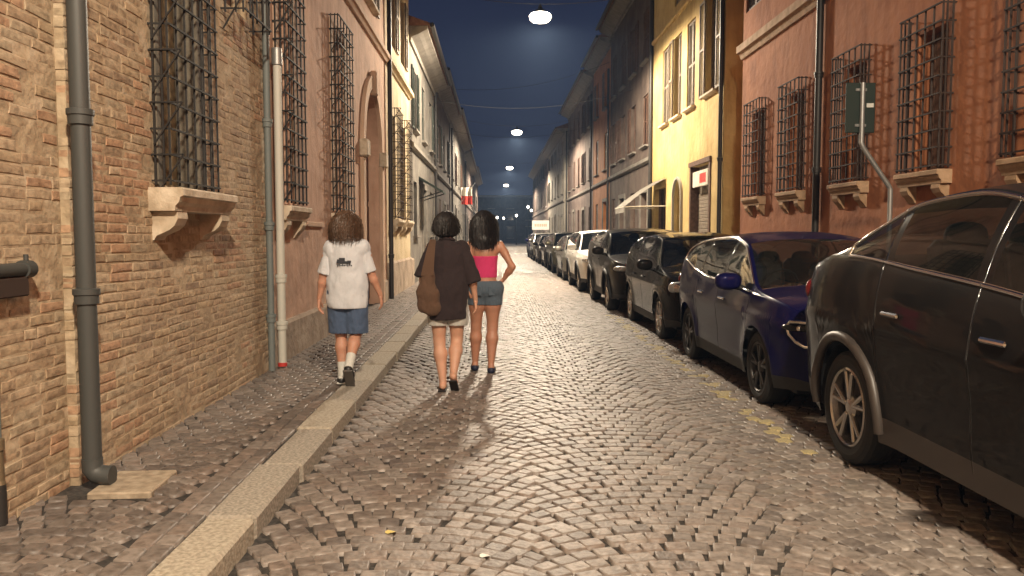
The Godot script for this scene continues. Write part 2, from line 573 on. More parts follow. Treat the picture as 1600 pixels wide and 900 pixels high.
func ground() -> void:
	var mb := MB.new()
	mb.quad(P(-300, -0.09, -200), P(300, -0.09, -200), P(300, -0.09, 500), P(-300, -0.09, 500), Vector3.UP)
	structure("ground", mb, M.earth)
	# carriageway: sand bed, stones on it, a rougher sheet where stones are too far to tell apart
	mb = MB.new()
	mb.quad(P(-1.21, -0.022, -10), P(4.3, -0.022, -10), P(4.3, -0.022, 46), P(-1.21, -0.022, 46), Vector3.UP)
	var road := structure("road", mb, M.joint_sand)
	var spots := stone_spots(-1.19, 4.28, 2.6, 44.0, 1.37, 0.112)
	# stones crossed by the worn yellow parking line carry its paint; most of it has gone
	var line := spots.filter(func(q): return q[1] > 5.4 and q[1] < 15.0 and q[0] > 2.1 and q[0] < 2.24 and rng.randf() < 0.55)
	spots = spots.filter(func(q): return not line.has(q))
	mb = MB.new()
	for q in line:
		rounded_stone(mb, P(q[0], jit(0.004), q[1]), q[2], q[3], q[4], 0.05)
	add("parking_line", mb, M.line_yellow, road).set_meta("kind", "stuff")
	pave(road, spots, 0.0, [0, 0, 0, 1, 1, 2, 2, 3, 3, 4, 5], func(x, d): return d > 3.4 and x < 2.3 and (x * F / d) > -450.0, "cobble", "cobbles")
	mb = MB.new()
	mb.quad(P(-1.21, -0.004, 44), P(4.3, -0.004, 44), P(4.3, -0.004, 112), P(-1.21, -0.004, 112), Vector3.UP)
	add("far_paving", mb, M.far_road, road)
	mb = MB.new()
	for k in 6:
		mb.cbox(P(-0.75 + k * 0.85, 0.001, 66.0), Vector3(0.45, 0.006, 4.5), 0.002)
	add("crossing_stripes", mb, M.white_paint, road)
	mb = MB.new()
	mb.quad(P(-40, -0.03, 112), P(40, -0.03, 112), P(40, -0.03, 178), P(-40, -0.03, 178), Vector3.UP)
	structure("square", mb, M.far_road)
	# left pavement
	mb = MB.new()
	mb.box(P(-2.1, WALK - 0.102, 50), Vector3(1.34, 0.16, 124))
	var walk := structure("pavement", mb, M.joint_sand)
	spots = stone_spots(-2.5, -1.68, 2.9, 30.0, 0.82, 0.105)
	for row in 2:
		var d := 2.8
		while d < 30.0:
			var l := rng.randf_range(0.12, 0.2)
			spots.append([-1.62 + row * 0.105, d + l * 0.5, 0.047, l * 0.5 - 0.005, jit(0.02)])
			d += l
	spots = spots.filter(func(s): return not (s[0] < -1.88 and s[1] > 4.28 and s[1] < 4.73))
	pave(walk, spots, WALK, [0, 2, 3, 3, 5, 5, 2, 1], func(x, d): return d > 3.2 and x * F / d > -790.0, "paving_stone", "paving_stones")
	mb = MB.new()
	mb.cbox(P(-2.06, WALK - 0.012, 4.51), Vector3(0.34, 0.05, 0.42), 0.008, Basis(Vector3.UP, 0.05))
	add("drain_slab", mb, M.paving_slab, walk)
	# kerb of granite blocks
	mb = MB.new()
	mb.box(P(-1.335, -0.06, 50), Vector3(0.22, 0.1, 124))
	var kerb := structure("kerb", mb, M.joint_sand)
	var dd := 1.1
	while dd < 60.0:
		var l := rng.randf_range(0.88, 1.02)
		mb = MB.new()
		mb.cbox(Vector3.ZERO, Vector3(0.255 + jit(0.008), 0.17, l - 0.02), 0.016)
		# worn blocks: corners moved a little
		add("kerb_stone", mb, M[["granite", "granite_warm", "granite_dull"][rng.randi() % 3]], kerb, P(-1.325 + jit(0.008), WALK + 0.008 - 0.085 + jit(0.005), dd + l * 0.5)).rotation = Vector3(jit(0.006), jit(0.008), jit(0.02))
		dd += l
	# right pavement, behind the parked cars
	mb = MB.new()
	mb.box(P(4.82, WALK - 0.09, 50), Vector3(0.9, 0.18, 124))
	structure("far_pavement", mb, M.far_road)
	mb = MB.new()
	mb.box(P(4.35, -0.06, 50), Vector3(0.1, 0.1, 124))
	var rk := structure("far_kerb", mb, M.joint_sand)
	dd = -2.0
	while dd < 60.0:
		mb = MB.new()
		mb.cbox(Vector3.ZERO, Vector3(0.16, 0.17, 0.97), 0.012)
		add("kerb_stone", mb, M.granite, rk, P(4.345, WALK - 0.08, dd))
		dd += 0.985
	# scraps on the stones
	for q in [[607, 842, 0.02, "dry_leaf", "small dry yellow leaf lying on the cobbles", "leaf"], [757, 882, 0.018, "paper_scrap", "tiny pale paper scrap lying on the cobbles", "litter"]]:
		var d: float = F * 1.5 / (q[1] - 368.0)
		mb = MB.new()
		var pts := []
		for k in 9:
			var a := TAU * k / 9.0
			pts.append(Vector3(cos(a) * q[2] * 1.5, 0.006 + 0.004 * sin(a * 2.0), sin(a) * q[2]))
		for k in 9:
			mb.flat(Vector3(0, 0.003, 0), pts[k], pts[(k + 1) % 9], Vector3.UP)
			mb.flat(Vector3(0, 0.0015, 0), pts[k] - Vector3(0, 0.0015, 0), pts[(k + 1) % 9] - Vector3(0, 0.0015, 0), Vector3.DOWN)
		var sc := add(q[3], mb, M.leaf_yellow if q[5] == "leaf" else M.sticker, self, P((q[0] - 775.0) / F * d, 0.004, d))
		sc.set_meta("label", q[4])
		sc.set_meta("category", q[5])

# ---------------------------------------------------------------- buildings
# s is +1 for walls on the left that face right, -1 for walls on the right
func rebase(t: Node3D, base: Vector3) -> void:
	t.position = base
	for k in t.get_children():
		k.position -= base

func facade(parent: Node, X: float, s: float, d0: float, d1: float, y0: float, y1: float, openings: Array, m: Material, depth := 0.2, deep := 7.0) -> MeshInstance3D:
	var mb := MB.new()
	var o := Vector3(s, 0, 0)
	var ds := [d0, d1]
	var ys := [y0, y1]
	for k in openings:
		ds.append_array([k[0], k[1]])
		ys.append_array([k[2], k[3]])
	ds.sort()
	ys.sort()
	for i in ds.size() - 1:
		if ds[i + 1] - ds[i] < 1e-4:
			continue
		for j in ys.size() - 1:
			if ys[j + 1] - ys[j] < 1e-4:
				continue
			var md: float = (ds[i] + ds[i + 1]) * 0.5
			var my: float = (ys[j] + ys[j + 1]) * 0.5
			var hole := false
			for k in openings:
				if md > k[0] and md < k[1] and my > k[2] and my < k[3]:
					hole = true
			if not hole:
				mb.quad(P(X, ys[j], ds[i]), P(X, ys[j], ds[i + 1]), P(X, ys[j + 1], ds[i + 1]), P(X, ys[j + 1], ds[i]), o)
	for k in openings:
		var B := X - s * depth
		mb.quad(P(X, k[2], k[0]), P(X, k[3], k[0]), P(B, k[3], k[0]), P(B, k[2], k[0]), Vector3(0, 0, -1))
		mb.quad(P(X, k[2], k[1]), P(X, k[3], k[1]), P(B, k[3], k[1]), P(B, k[2], k[1]), Vector3(0, 0, 1))
		mb.quad(P(X, k[2], k[0]), P(X, k[2], k[1]), P(B, k[2], k[1]), P(B, k[2], k[0]), Vector3.UP)
		mb.quad(P(X, k[3], k[0]), P(X, k[3], k[1]), P(B, k[3], k[1]), P(B, k[3], k[0]), Vector3.DOWN)
	var Z := X - s * deep
	mb.quad(P(X, y0, d0), P(X, y1, d0), P(Z, y1, d0), P(Z, y0, d0), Vector3(0, 0, 1))
	mb.quad(P(X, y0, d1), P(X, y1, d1), P(Z, y1, d1), P(Z, y0, d1), Vector3(0, 0, -1))
	mb.quad(P(Z, y0, d0), P(Z, y1, d0), P(Z, y1, d1), P(Z, y0, d1), -o)
	mb.quad(P(X, y1, d0), P(X, y1, d1), P(Z, y1, d1), P(Z, y1, d0), Vector3.UP)
	return add("wall", mb, m, parent)

func side_xf(X: float, s: float, y: float, d: float) -> Transform3D:
	# local x out of the wall, y up, z along the street away from the camera
	return Transform3D(Basis(Vector3(s, 0, 0), Vector3.UP, Vector3(0, 0, -1)), P(X, y, d))

func moulding(called: String, parent: Node, X: float, s: float, d0: float, d1: float, y: float, profile: Array, m: Material) -> MeshInstance3D:
	var mb := MB.new()
	var poly := PackedVector2Array()
	for p in profile:
		poly.append(Vector2(p[0], p[1]))
	mb.prism(poly, d1 - d0, side_xf(X, s, y, d0))
	return add(called, mb, m, parent)

func wallbox(mb: MB, X: float, s: float, out0: float, out1: float, d0: float, d1: float, y0: float, y1: float, bev := 0.0) -> void:
	var at := P(X + s * (out0 + out1) * 0.5, (y0 + y1) * 0.5, (d0 + d1) * 0.5)
	var size := Vector3(absf(out1 - out0), y1 - y0, d1 - d0)
	if bev > 0.0:
		mb.cbox(at, size, bev)
	else:
		mb.box(at, size)

# a closed or open pair of louvred shutters, or wooden boards, or glass, in an opening
func window(parent: Node, X: float, s: float, k: Array, style: String, m: Material, depth := 0.16) -> MeshInstance3D:
	var mb := MB.new()
	var w: float = k[1] - k[0]
	wallbox(mb, X, s, -depth - 0.04, -depth - 0.02, k[0], k[1], k[2], k[3])
	var win := add("window", mb, M.glass_dark, parent)
	mb = MB.new()
	var f := 0.05
	wallbox(mb, X, s, -depth - 0.018, -depth + 0.03, k[0] + 0.002, k[0] + f, k[2] + 0.002, k[3] - 0.002)
	wallbox(mb, X, s, -depth - 0.018, -depth + 0.03, k[1] - f, k[1] - 0.002, k[2] + 0.002, k[3] - 0.002)
	wallbox(mb, X, s, -depth - 0.018, -depth + 0.028, k[0] + f, k[1] - f, k[3] - f, k[3] - 0.002)
	wallbox(mb, X, s, -depth - 0.018, -depth + 0.028, k[0] + f, k[1] - f, k[2] + 0.002, k[2] + f)
	wallbox(mb, X, s, -depth - 0.018, -depth + 0.035, (k[0] + k[1]) * 0.5 - 0.03, (k[0] + k[1]) * 0.5 + 0.03, k[2] + f, k[3] - f)
	if style == "glass":
		for q in 2:
			var y: float = lerpf(k[2], k[3], (q + 1) / 3.0)
			wallbox(mb, X, s, -depth - 0.018, -depth + 0.02, k[0] + f, k[1] - f, y - 0.015, y + 0.015)
	add("frame", mb, m, win)
	if style == "closed":
		for q in 2:
			leaf(win, X, s, -0.06, k[0] + 0.005 + q * w * 0.5, k[0] - 0.005 + (q + 1) * w * 0.5, k[2] + 0.01, k[3] - 0.01, m)
	elif style == "open":
		leaf(win, X, s, 0.035, k[0] - w * 0.5 - 0.02, k[0] - 0.02, k[2], k[3], m)
		leaf(win, X, s, 0.035, k[1] + 0.02, k[1] + w * 0.5 + 0.02, k[2], k[3], m)
	elif style == "half":
		leaf(win, X, s, 0.035, k[1] + 0.02, k[1] + w * 0.5 + 0.02, k[2], k[3], m)
		leaf(win, X, s, -0.06, k[0] + 0.005, k[0] - 0.005 + w * 0.5, k[2] + 0.01, k[3] - 0.01, m)
	elif style == "boards":
		var n := maxi(3, int(w / 0.13))
		for q in n:
			mb = MB.new()
			wallbox(mb, X, s, -depth + 0.036, -depth + 0.06 + jit(0.006), k[0] + 0.012 + w * 0.97 * q / n, k[0] - 0.005 + w * 0.97 * (q + 1) / n, k[2] + 0.02, k[3] - 0.02, 0.004)
			add("plank", mb, m, win)
	return win

func leaf(win: Node, X: float, s: float, out: float, d0: float, d1: float, y0: float, y1: float, m: Material) -> void:
	var mb := MB.new()
	var f := 0.055
	wallbox(mb, X, s, out - 0.02, out + 0.02, d0, d0 + f, y0, y1)
	wallbox(mb, X, s, out - 0.02, out + 0.02, d1 - f, d1, y0, y1)
	for y in [y0, (y0 + y1) * 0.5 - f * 0.5, y1 - f]:
		wallbox(mb, X, s, out - 0.018, out + 0.018, d0 + f, d1 - f, y, y + f)
	var y := y0 + f + 0.02
	while y < y1 - f - 0.03:
		mb.box(P(X + s * out, y + 0.02, (d0 + d1) * 0.5), Vector3(0.035, 0.008, d1 - d0 - 2 * f), Basis(Vector3(0, 0, 1), -s * 0.8))
		y += 0.05
	add("shutter", mb, m, win)

func grille(win: Node, X: float, s: float, d0: float, d1: float, y0: float, y1: float, out: float, nv: int, nh: int, r: float, m: Material, stays := false) -> void:
	var mb: MB
	for k in nv:
		mb = MB.new()
		var d := lerpf(d0, d1, k / (nv - 1.0))
		mb.tube([P(X + s * out, y0, d), P(X + s * out, y1, d)], r, 4)
		add("grille_bar", mb, m, win)
	for e in [d0, d1]:
		for q in 2:
			mb = MB.new()
			mb.tube([P(X + s * out * (q + 0.5) / 2.2, y0, e), P(X + s * out * (q + 0.5) / 2.2, y1, e)], r, 4)
			add("grille_bar", mb, m, win)
	for k in nh:
		mb = MB.new()
		var y := lerpf(y0 + 0.03, y1 - 0.02, k / (nh - 1.0))
		mb.tube([P(X - s * 0.02, y, d0), P(X + s * (out + r * 1.5), y, d0), P(X + s * (out + r * 1.5), y, d1), P(X - s * 0.02, y, d1)], r, 4)
		add("grille_bar", mb, m, win)
		if stays and k > 0 and k % 2 == 1:
			for e in [d0 - 0.02]:
				mb = MB.new()
				mb.tube([P(X + s * (out + 0.10), y, e), P(X + s * 0.02, y, e)], r * 0.8, 4)
				mb.tube([P(X + s * (out + 0.10), y, e), P(X + s * 0.03, y - (y1 - y0) / (nh - 1.0) * 1.6, e)], r * 0.8, 4)
				add("stay", mb, m, win)

func carved_sill(win: Node, X: float, s: float, d0: float, d1: float, top: float, m: Material, out := 0.2) -> void:
	moulding("sill", win, X, s, d0, d1, top, [[-0.1, 0], [out, 0], [out + 0.012, -0.012], [out + 0.012, -0.055], [out - 0.01, -0.065], [out - 0.02, -0.1], [out - 0.045, -0.125], [out - 0.05, -0.16], [-0.1, -0.16]], m)
	for e in [d0 + 0.05, d1 - 0.23]:
		moulding("bracket", win, X, s, e, e + 0.18, top - 0.161, [[-0.05, 0], [out - 0.055, 0], [out - 0.05, -0.05], [out - 0.075, -0.1], [out - 0.11, -0.13], [0.03, -0.17], [0.012, -0.2], [-0.05, -0.21]], m)

func eaves(parent: Node, X: float, s: float, d0: float, d1: float, h: float, over: float, m: Material) -> void:
	var c := moulding("cornice", parent, X, s, d0 + 0.003, d1 - 0.003, h, [[-0.2, 0.0], [over * 0.95, 0.0], [over * 0.95, -0.10], [over * 0.7, -0.16], [over * 0.5, -0.22], [0.08, -0.30], [0.06, -0.42], [-0.2, -0.42]], m)
	c.name = "cornice"
	moulding("roof", parent, X, s, d0 - 0.02, d1 + 0.02, h + 0.012, [[over * 1.05, 0.0], [over * 1.08, 0.06], [-3.5, 1.5], [-7.0, 0.06], [-7.0, 0.0]], M.roof_tile)
	var mb := MB.new()
	mb.tube([P(X + s * (over * 1.05 + 0.07), h + 0.03, d0), P(X + s * (over * 1.05 + 0.07), h + 0.03, d1)], 0.065, 8)
	add("gutter", mb, M.pipe_dark, parent)

func drainpipe(label: String, x: float, d: float, y0: float, y1: float, r: float, m: Material, collars: Array, shoe := true) -> Node3D:
	var t := thing("drainpipe", label, "drainpipe", "", P(x, y0, d))
	var mb := MB.new()
	mb.tube([Vector3(0, 0.11 if shoe else 0.0, 0), Vector3(0, y1 - y0, 0)], r, 20)
	add("pipe", mb, m, t)
	for c in collars:
		mb = MB.new()
		mb.lathe([[r, 0.0], [r + 0.012, 0.004], [r + 0.013, 0.05], [r + 0.02, 0.055], [r + 0.02, 0.085], [r, 0.09]], 20, Transform3D(Basis(), Vector3(0, c - y0, 0)))
		add("collar", mb, m, t)
	if shoe:
		mb = MB.new()
		mb.tube([Vector3(0, 0.16, 0), Vector3(0.0, 0.1, 0), Vector3(0.025, 0.07, 0.0), Vector3(0.07, 0.06, 0.0), Vector3(0.11, 0.06, 0)], r * 1.1, 18)
		add("shoe", mb, m, t)
	return t

func brickwork(wall: Node, X: float, s: float, ranges: Array, y0: float, y1: float, openings: Array, budget: int) -> void:
	var rest := MB.new()
	rest.colored = true
	var shapes := []
	for k in 6:
		var b := MB.new()
		one_brick(b, Vector3.ZERO, 0.125, 0.0275, 1.0)
		shapes.append(b.mesh())
	var list := []
	var pat := FastNoiseLite.new()
	pat.frequency = 0.5
	pat.seed = 21
	for rg in ranges:
		var y := y0
		var row := 0
		while y < y1:
			var h := 0.06 + jit(0.004)
			var d: float = rg[0] - rng.randf() * 0.12
			while d < rg[1] - 0.03:
				var l := rng.randf_range(0.23, 0.285) if rng.randf() < 0.72 else rng.randf_range(0.11, 0.15)
				var e: float = minf(d + l, rg[1] - 0.004)
				d = maxf(d, rg[0] + 0.004)
				var md := (d + e) * 0.5
				var my := y + h * 0.5 + grain.get_noise_2d(md * 0.6, y * 0.8) * 0.018
				var ok := e - d > 0.05
				for k in openings:
					if md + l * 0.4 > k[0] and md - l * 0.4 < k[1] and my > k[2] - 0.02 and my < k[3] + 0.02:
						ok = false
				if ok:
					list.append([md, my, (e - d) * 0.5 - 0.006, h * 0.5 - 0.005, rg[2]])
				d = e
			y += h
			row += 1
	list.sort_custom(func(p, q): return p[0] + absf(p[1] - 1.0) * 0.6 < q[0] + absf(q[1] - 1.0) * 0.6)
	var count := 0
	var flip := Basis(Vector3(s, 0, 0), Vector3.UP, Vector3(0, 0, s))
	for b in list:
		var n := pat.get_noise_2d(b[0], b[1])
		var c: int = [0, 1, 4, 1, 0, 2][rng.randi() % 6]
		if n > 0.1 and rng.randf() < 0.5:
			c = [2, 5, 2][rng.randi() % 3]
		elif n < -0.1 and rng.randf() < 0.55:
			c = 3
		var out := -0.0005 + jit(0.003)
		if pat.get_noise_2d(b[0] * 2.5 + 30, b[1] * 2.5) > 0.3:
			out -= 0.005
		var at := P(b[4] + s * out, b[1], b[0])
		if count < budget and b[0] > 3.75 + maxf(0.0, 0.0) and b[1] < 1.5 + 0.30 * b[0]:
			count += 1
			var o := put("brick", shapes[rng.randi() % 6], M["brick_%d" % c], wall)
			o.transform = Transform3D(Basis(Vector3(s, 0, 0), jit(0.012)) * flip * Basis.from_scale(Vector3(1, b[3] / 0.0275, b[2] / 0.125)), at)
			continue
		var t := brick_tone(c)
		var k := 1.0 + jit(0.1)
		rest.col = Color(t[0] * k, t[1] * k, t[2] * k)
		one_brick(rest, at, b[2], b[3], s)
	add("bricks", rest, M.brick, wall).set_meta("kind", "stuff")

func one_brick(mb: MB, at: Vector3, hl: float, hh: float, s: float) -> void:
	var cor := []
	for w in [[-1, -1], [0.1, -1.0], [1, -1], [1, 0.1], [1, 1], [-0.1, 1.0], [-1, 1], [-1, -0.1]]:
		cor.append(Vector2(w[0] * hl + jit(0.006), w[1] * hh + jit(0.004)))
	var o := Vector3(s, 0, 0)
	var rings := []
	for lv in [[1.0, 1.0, -0.065], [1.0, 1.0, -0.001], [0.97, 0.86, 0.003]]:
		var ring := []
		for p in cor:
			ring.append(at + Vector3(s * (lv[2] + jit(0.001)), p.y * lv[1], -p.x * lv[0]))
		rings.append(ring)
	var mid := at + o * (0.005 + jit(0.002))
	for i in 2:
		for k in 8:
			var l := (k + 1) % 8
			var e: Vector3 = (rings[i][k] + rings[i][l]) * 0.5 - at
			mb.quad(rings[i][k], rings[i][l], rings[i + 1][l], rings[i + 1][k], Vector3(s * 0.02, e.y, e.z * 0.3))
	for k in 8:
		mb.flat(mid, rings[2][k], rings[2][(k + 1) % 8], o)

func left_side() -> void:
	# --- the brick house
	var t := thing("brick_house", "old tan brick house with a deep barred window over a carved stone sill", "house")
	var X := LEFT
	var win := [5.72, 6.5, 1.86, 5.2]
	var high := [7.15, 7.85, 3.55, 5.4]
	var wall := facade(t, X, 1.0, 4.537, 8.42, 0, 9.5, [win, high], M.mortar, 0.3)
	brickwork(wall, X, 1.0, [[4.525, 8.41, X], [3.1, 4.53, X - 0.05]], 0.0, 5.6, [win, high, ], 300)
	facade(t, X - 0.05, 1.0, -14.0, 4.535, 0, 9.5, [[-3.2, -2.0, 1.9, 4.2], [0.2, 1.4, 1.9, 4.2]], M.mortar, 0.3).name = "side_wall"
	for k in [[-3.2, -2.0, 1.9, 4.2], [0.2, 1.4, 1.9, 4.2]]:
		var w0 := window(t, X - 0.05, 1.0, k, "boards", M.oak_tan, 0.2)
		grille(w0, X - 0.05, 1.0, k[0] - 0.1, k[1] + 0.1, k[2], k[3] + 0.1, 0.16, 6, 12, 0.008, M.iron)
		carved_sill(w0, X - 0.05, 1.0, k[0] - 0.2, k[1] + 0.2, k[2] - 0.02, M.stone)
	eaves(t, X, 1.0, -14.0, 8.42, 9.5, 0.6, M.stone)
	var w := window(t, X, 1.0, win, "boards", M.oak_tan, 0.22)
	# stone jamb on both sides of the opening
	var mb := MB.new()
	for e in [[5.66, 5.77], [6.45, 6.56]]:
		wallbox(mb, X, 1.0, -0.15, 0.03, e[0], e[1], 1.83, 5.2, 0.006)
	add("jamb", mb, M.jamb_stone, w)
	grille(w, X, 1.0, 5.62, 6.58, 1.85, 5.1, 0.13, 7, 19, 0.009, M.iron, true)
	carved_sill(w, X, 1.0, 5.55, 6.72, 1.83, M.stone, 0.23)
	w = window(t, X, 1.0, high, "boards", M.shutter_brown, 0.2)
	grille(w, X, 1.0, high[0] - 0.05, high[1] + 0.05, high[2] - 0.12, high[3], 0.2, 5, 8, 0.01, M.iron, true)
	# --- the salmon house with the arched door
	t = thing("salmon_house", "salmon plastered house with barred windows and a tall arched doorway", "house")
	X = LEFT - 0.03
	var A := [9.02, 9.6, 1.86, 4.4]
	var B := [12.0, 12.85, 1.86, 4.5]
	var arch := [14.6, 16.7, 0.0, 4.3]
	var up := [[9.0, 9.9, 5.9, 7.6], [11.6, 12.5, 5.9, 7.6], [15.0, 16.1, 5.9, 7.8]]
	facade(t, X, 1.0, 8.45, 17.78, 0, 10.5, [A, B, arch] + up, M.salmon, 0.25)
	for k in [A, B]:
		w = window(t, X, 1.0, k, "boards", M.oak_tan, 0.18)
		grille(w, X, 1.0, k[0] - 0.18, k[1] + 0.14, k[2], k[3] + 0.2, 0.13, 6, 15, 0.0115, M.iron, true)
		carved_sill(w, X, 1.0, k[0] - 0.2, k[1] + 0.2, k[2] - 0.03, M.stone, 0.17)
		mb = MB.new()
		wallbox(mb, X, 1.0, 0.002, 0.035, k[0] - 0.16, k[0] - 0.003, k[2], k[3] + 0.15)
		wallbox(mb, X, 1.0, 0.002, 0.035, k[1] + 0.003, k[1] + 0.16, k[2], k[3] + 0.15)
		wallbox(mb, X, 1.0, 0.002, 0.035, k[0] - 0.003, k[1] + 0.003, k[3] + 0.003, k[3] + 0.15)
		add("surround", mb, M.salmon_trim, w)
	for k in up:
		w = window(t, X, 1.0, k, "open", M.shutter_grey)
		moulding("sill", w, X, 1.0, k[0] - 0.1, k[1] + 0.1, k[2], [[-0.05, 0], [0.12, 0], [0.12, -0.05], [-0.05, -0.09]], M.stone)
	arch_door(t, X, 1.0, arch, 3.05, M.salmon, M.salmon_trim, M.door_wood)
	moulding("plinth", t, X, 1.0, 8.46, 14.0, 0, [[0.0, 0], [0.045, 0], [0.045, 0.5], [0.02, 0.54], [0.0, 0.54]], M.plinth)
	moulding("plinth", t, X, 1.0, 17.1, 17.77, 0, [[0.0, 0], [0.045, 0], [0.045, 0.5], [0.02, 0.54], [0.0, 0.54]], M.plinth)
	moulding("string_course", t, X, 1.0, 8.46, 17.77, 5.25, [[0, 0], [0.05, 0], [0.09, 0.06], [0.12, 0.07], [0.12, 0.16], [0.06, 0.2], [0, 0.22]], M.salmon_trim)
	moulding("dado", t, X, 1.0, 10.2, 11.2, 1.62, [[0, 0], [0.03, 0], [0.03, 0.05], [0, 0.06]], M.salmon_trim)
	eaves(t, X, 1.0, 8.45, 17.78, 10.5, 0.6, M.stone)
	# --- the cream house
	t = thing("cream_house", "cream yellow house lit by the lamp, with two barred windows", "house")
	var c1 := [18.5, 19.4, 1.9, 4.3]
	var c2 := [20.5, 21.5, 1.9, 4.3]
	var cu := [[18.6, 19.5, 5.9, 7.6], [20.6, 21.5, 5.9, 7.6]]
	facade(t, X, 1.0, 17.8, 22.6, 0, 10.0, [c1, c2] + cu, M.cream, 0.25)
	for k in [c1, c2]:
		w = window(t, X, 1.0, k, "boards", M.shutter_grey, 0.18)
		grille(w, X, 1.0, k[0] - 0.1, k[1] + 0.1, k[2], k[3] + 0.1, 0.17, 6, 14, 0.011, M.rust_iron, true)
		carved_sill(w, X, 1.0, k[0] - 0.25, k[1] + 0.25, k[2] - 0.03, M.stone, 0.2)
	for k in cu:
		w = window(t, X, 1.0, k, "half", M.shutter_grey)
	moulding("plinth", t, X, 1.0, 17.82, 22.59, 0, [[0.0, 0], [0.05, 0], [0.05, 0.85], [0.02, 0.9], [0.0, 0.9]], M.plinth)
	moulding("string_course", t, X, 1.0, 17.82, 22.59, 5.25, [[0, 0], [0.05, 0], [0.09, 0.06], [0.14, 0.07], [0.14, 0.18], [0.06, 0.22], [0, 0.24]], M.cream)
	eaves(t, X, 1.0, 17.8, 22.6, 10.0, 0.5, M.stone)
	for h in get_children():
		if h.has_meta("category") and h.get_meta("category") == "house":
			rebase(h, P(LEFT, 0, 4.45 if h.name == "brick_house" else 13.1 if h.name == "salmon_house" else 20.2))
	# --- houses farther along
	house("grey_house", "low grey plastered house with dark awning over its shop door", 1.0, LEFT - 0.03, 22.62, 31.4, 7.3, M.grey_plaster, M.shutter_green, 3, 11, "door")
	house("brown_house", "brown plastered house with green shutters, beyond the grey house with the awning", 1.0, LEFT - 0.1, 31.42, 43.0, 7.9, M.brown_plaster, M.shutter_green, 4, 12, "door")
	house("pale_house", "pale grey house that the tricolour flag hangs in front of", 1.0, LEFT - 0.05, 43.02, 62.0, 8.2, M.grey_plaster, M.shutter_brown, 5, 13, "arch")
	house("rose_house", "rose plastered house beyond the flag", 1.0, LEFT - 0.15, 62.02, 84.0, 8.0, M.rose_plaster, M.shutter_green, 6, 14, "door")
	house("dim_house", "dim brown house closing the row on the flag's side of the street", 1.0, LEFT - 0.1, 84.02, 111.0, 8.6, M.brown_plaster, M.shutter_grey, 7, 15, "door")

func arch_door(t: Node, X: float, s: float, k: Array, spring: float, wallm: Material, trim: Material, wood: Material, band := 0.24) -> void:
	var mid: float = (k[0] + k[1]) * 0.5
	var r: float = (k[1] - k[0]) * 0.5
	var rise: float = k[3] - spring
	var mb := MB.new()
	for e in [-1.0, 1.0]:
		var poly := PackedVector2Array()
		poly.append(Vector2(mid + e * r, k[3]))
		for i in 13:
			var a := PI * 0.5 * i / 12.0
			poly.append(Vector2(mid + e * r * cos(a), spring + rise * sin(a)))
		mb.prism(poly, -0.25, Transform3D(Basis(Vector3(0, 0, -1), Vector3.UP, Vector3(s, 0, 0)), Vector3(X, 0, 0)))
	add("spandrel", mb, wallm, t)
	mb = MB.new()
	wallbox(mb, X, s, -0.3, -0.24, k[0], k[1], k[2], k[3])
	var door := add("door", mb, wood, t)
	for i in 4:
		for j in 3:
			mb = MB.new()
			var w: float = (k[1] - k[0]) / 4.0
			wallbox(mb, X, s, -0.238, -0.21, k[0] + w * i + 0.06, k[0] + w * (i + 1) - 0.06, k[2] + 0.2 + j * 1.0, k[2] + 1.1 + j * 1.0, 0.012)
			add("panel", mb, wood, door)
	mb = MB.new()
	var poly2 := PackedVector2Array()
	for i in 25:
		var a := PI * i / 24.0
		poly2.append(Vector2(mid + (r + band) * cos(a), spring + (rise + band) * sin(a)))
	for i in 25:
		var a := PI * (24 - i) / 24.0
		poly2.append(Vector2(mid + (r + 0.0) * cos(a), spring + (rise + 0.0) * sin(a)))
	mb.prism(poly2, 0.07, Transform3D(Basis(Vector3(0, 0, -1), Vector3.UP, Vector3(s, 0, 0)), Vector3(X + s * 0.003, 0, 0)))
	for e in [[k[0] - band, k[0]], [k[1], k[1] + band]]:
		wallbox(mb, X, s, 0.003, 0.07, e[0], e[1], k[2] + 0.001, spring - (0.14 if band > 0.2 else 0.002))
	add("arch_moulding", mb, trim, t)
	if band < 0.2:
		return
	for e in [[k[0] - 0.32, k[0] + 0.02], [k[1] - 0.02, k[1] + 0.32]]:
		mb = MB.new()
		wallbox(mb, X, s, 0.002, 0.15, e[0], e[1], spring - 0.14, spring + 0.16, 0.02)
		add("impost", mb, M.stone, t)
	mb = MB.new()
	wallbox(mb, X, s, 0.002, 0.14, mid - 0.13, mid + 0.13, k[3] - 0.12, k[3] + 0.34, 0.03)
	add("keystone", mb, trim, t)

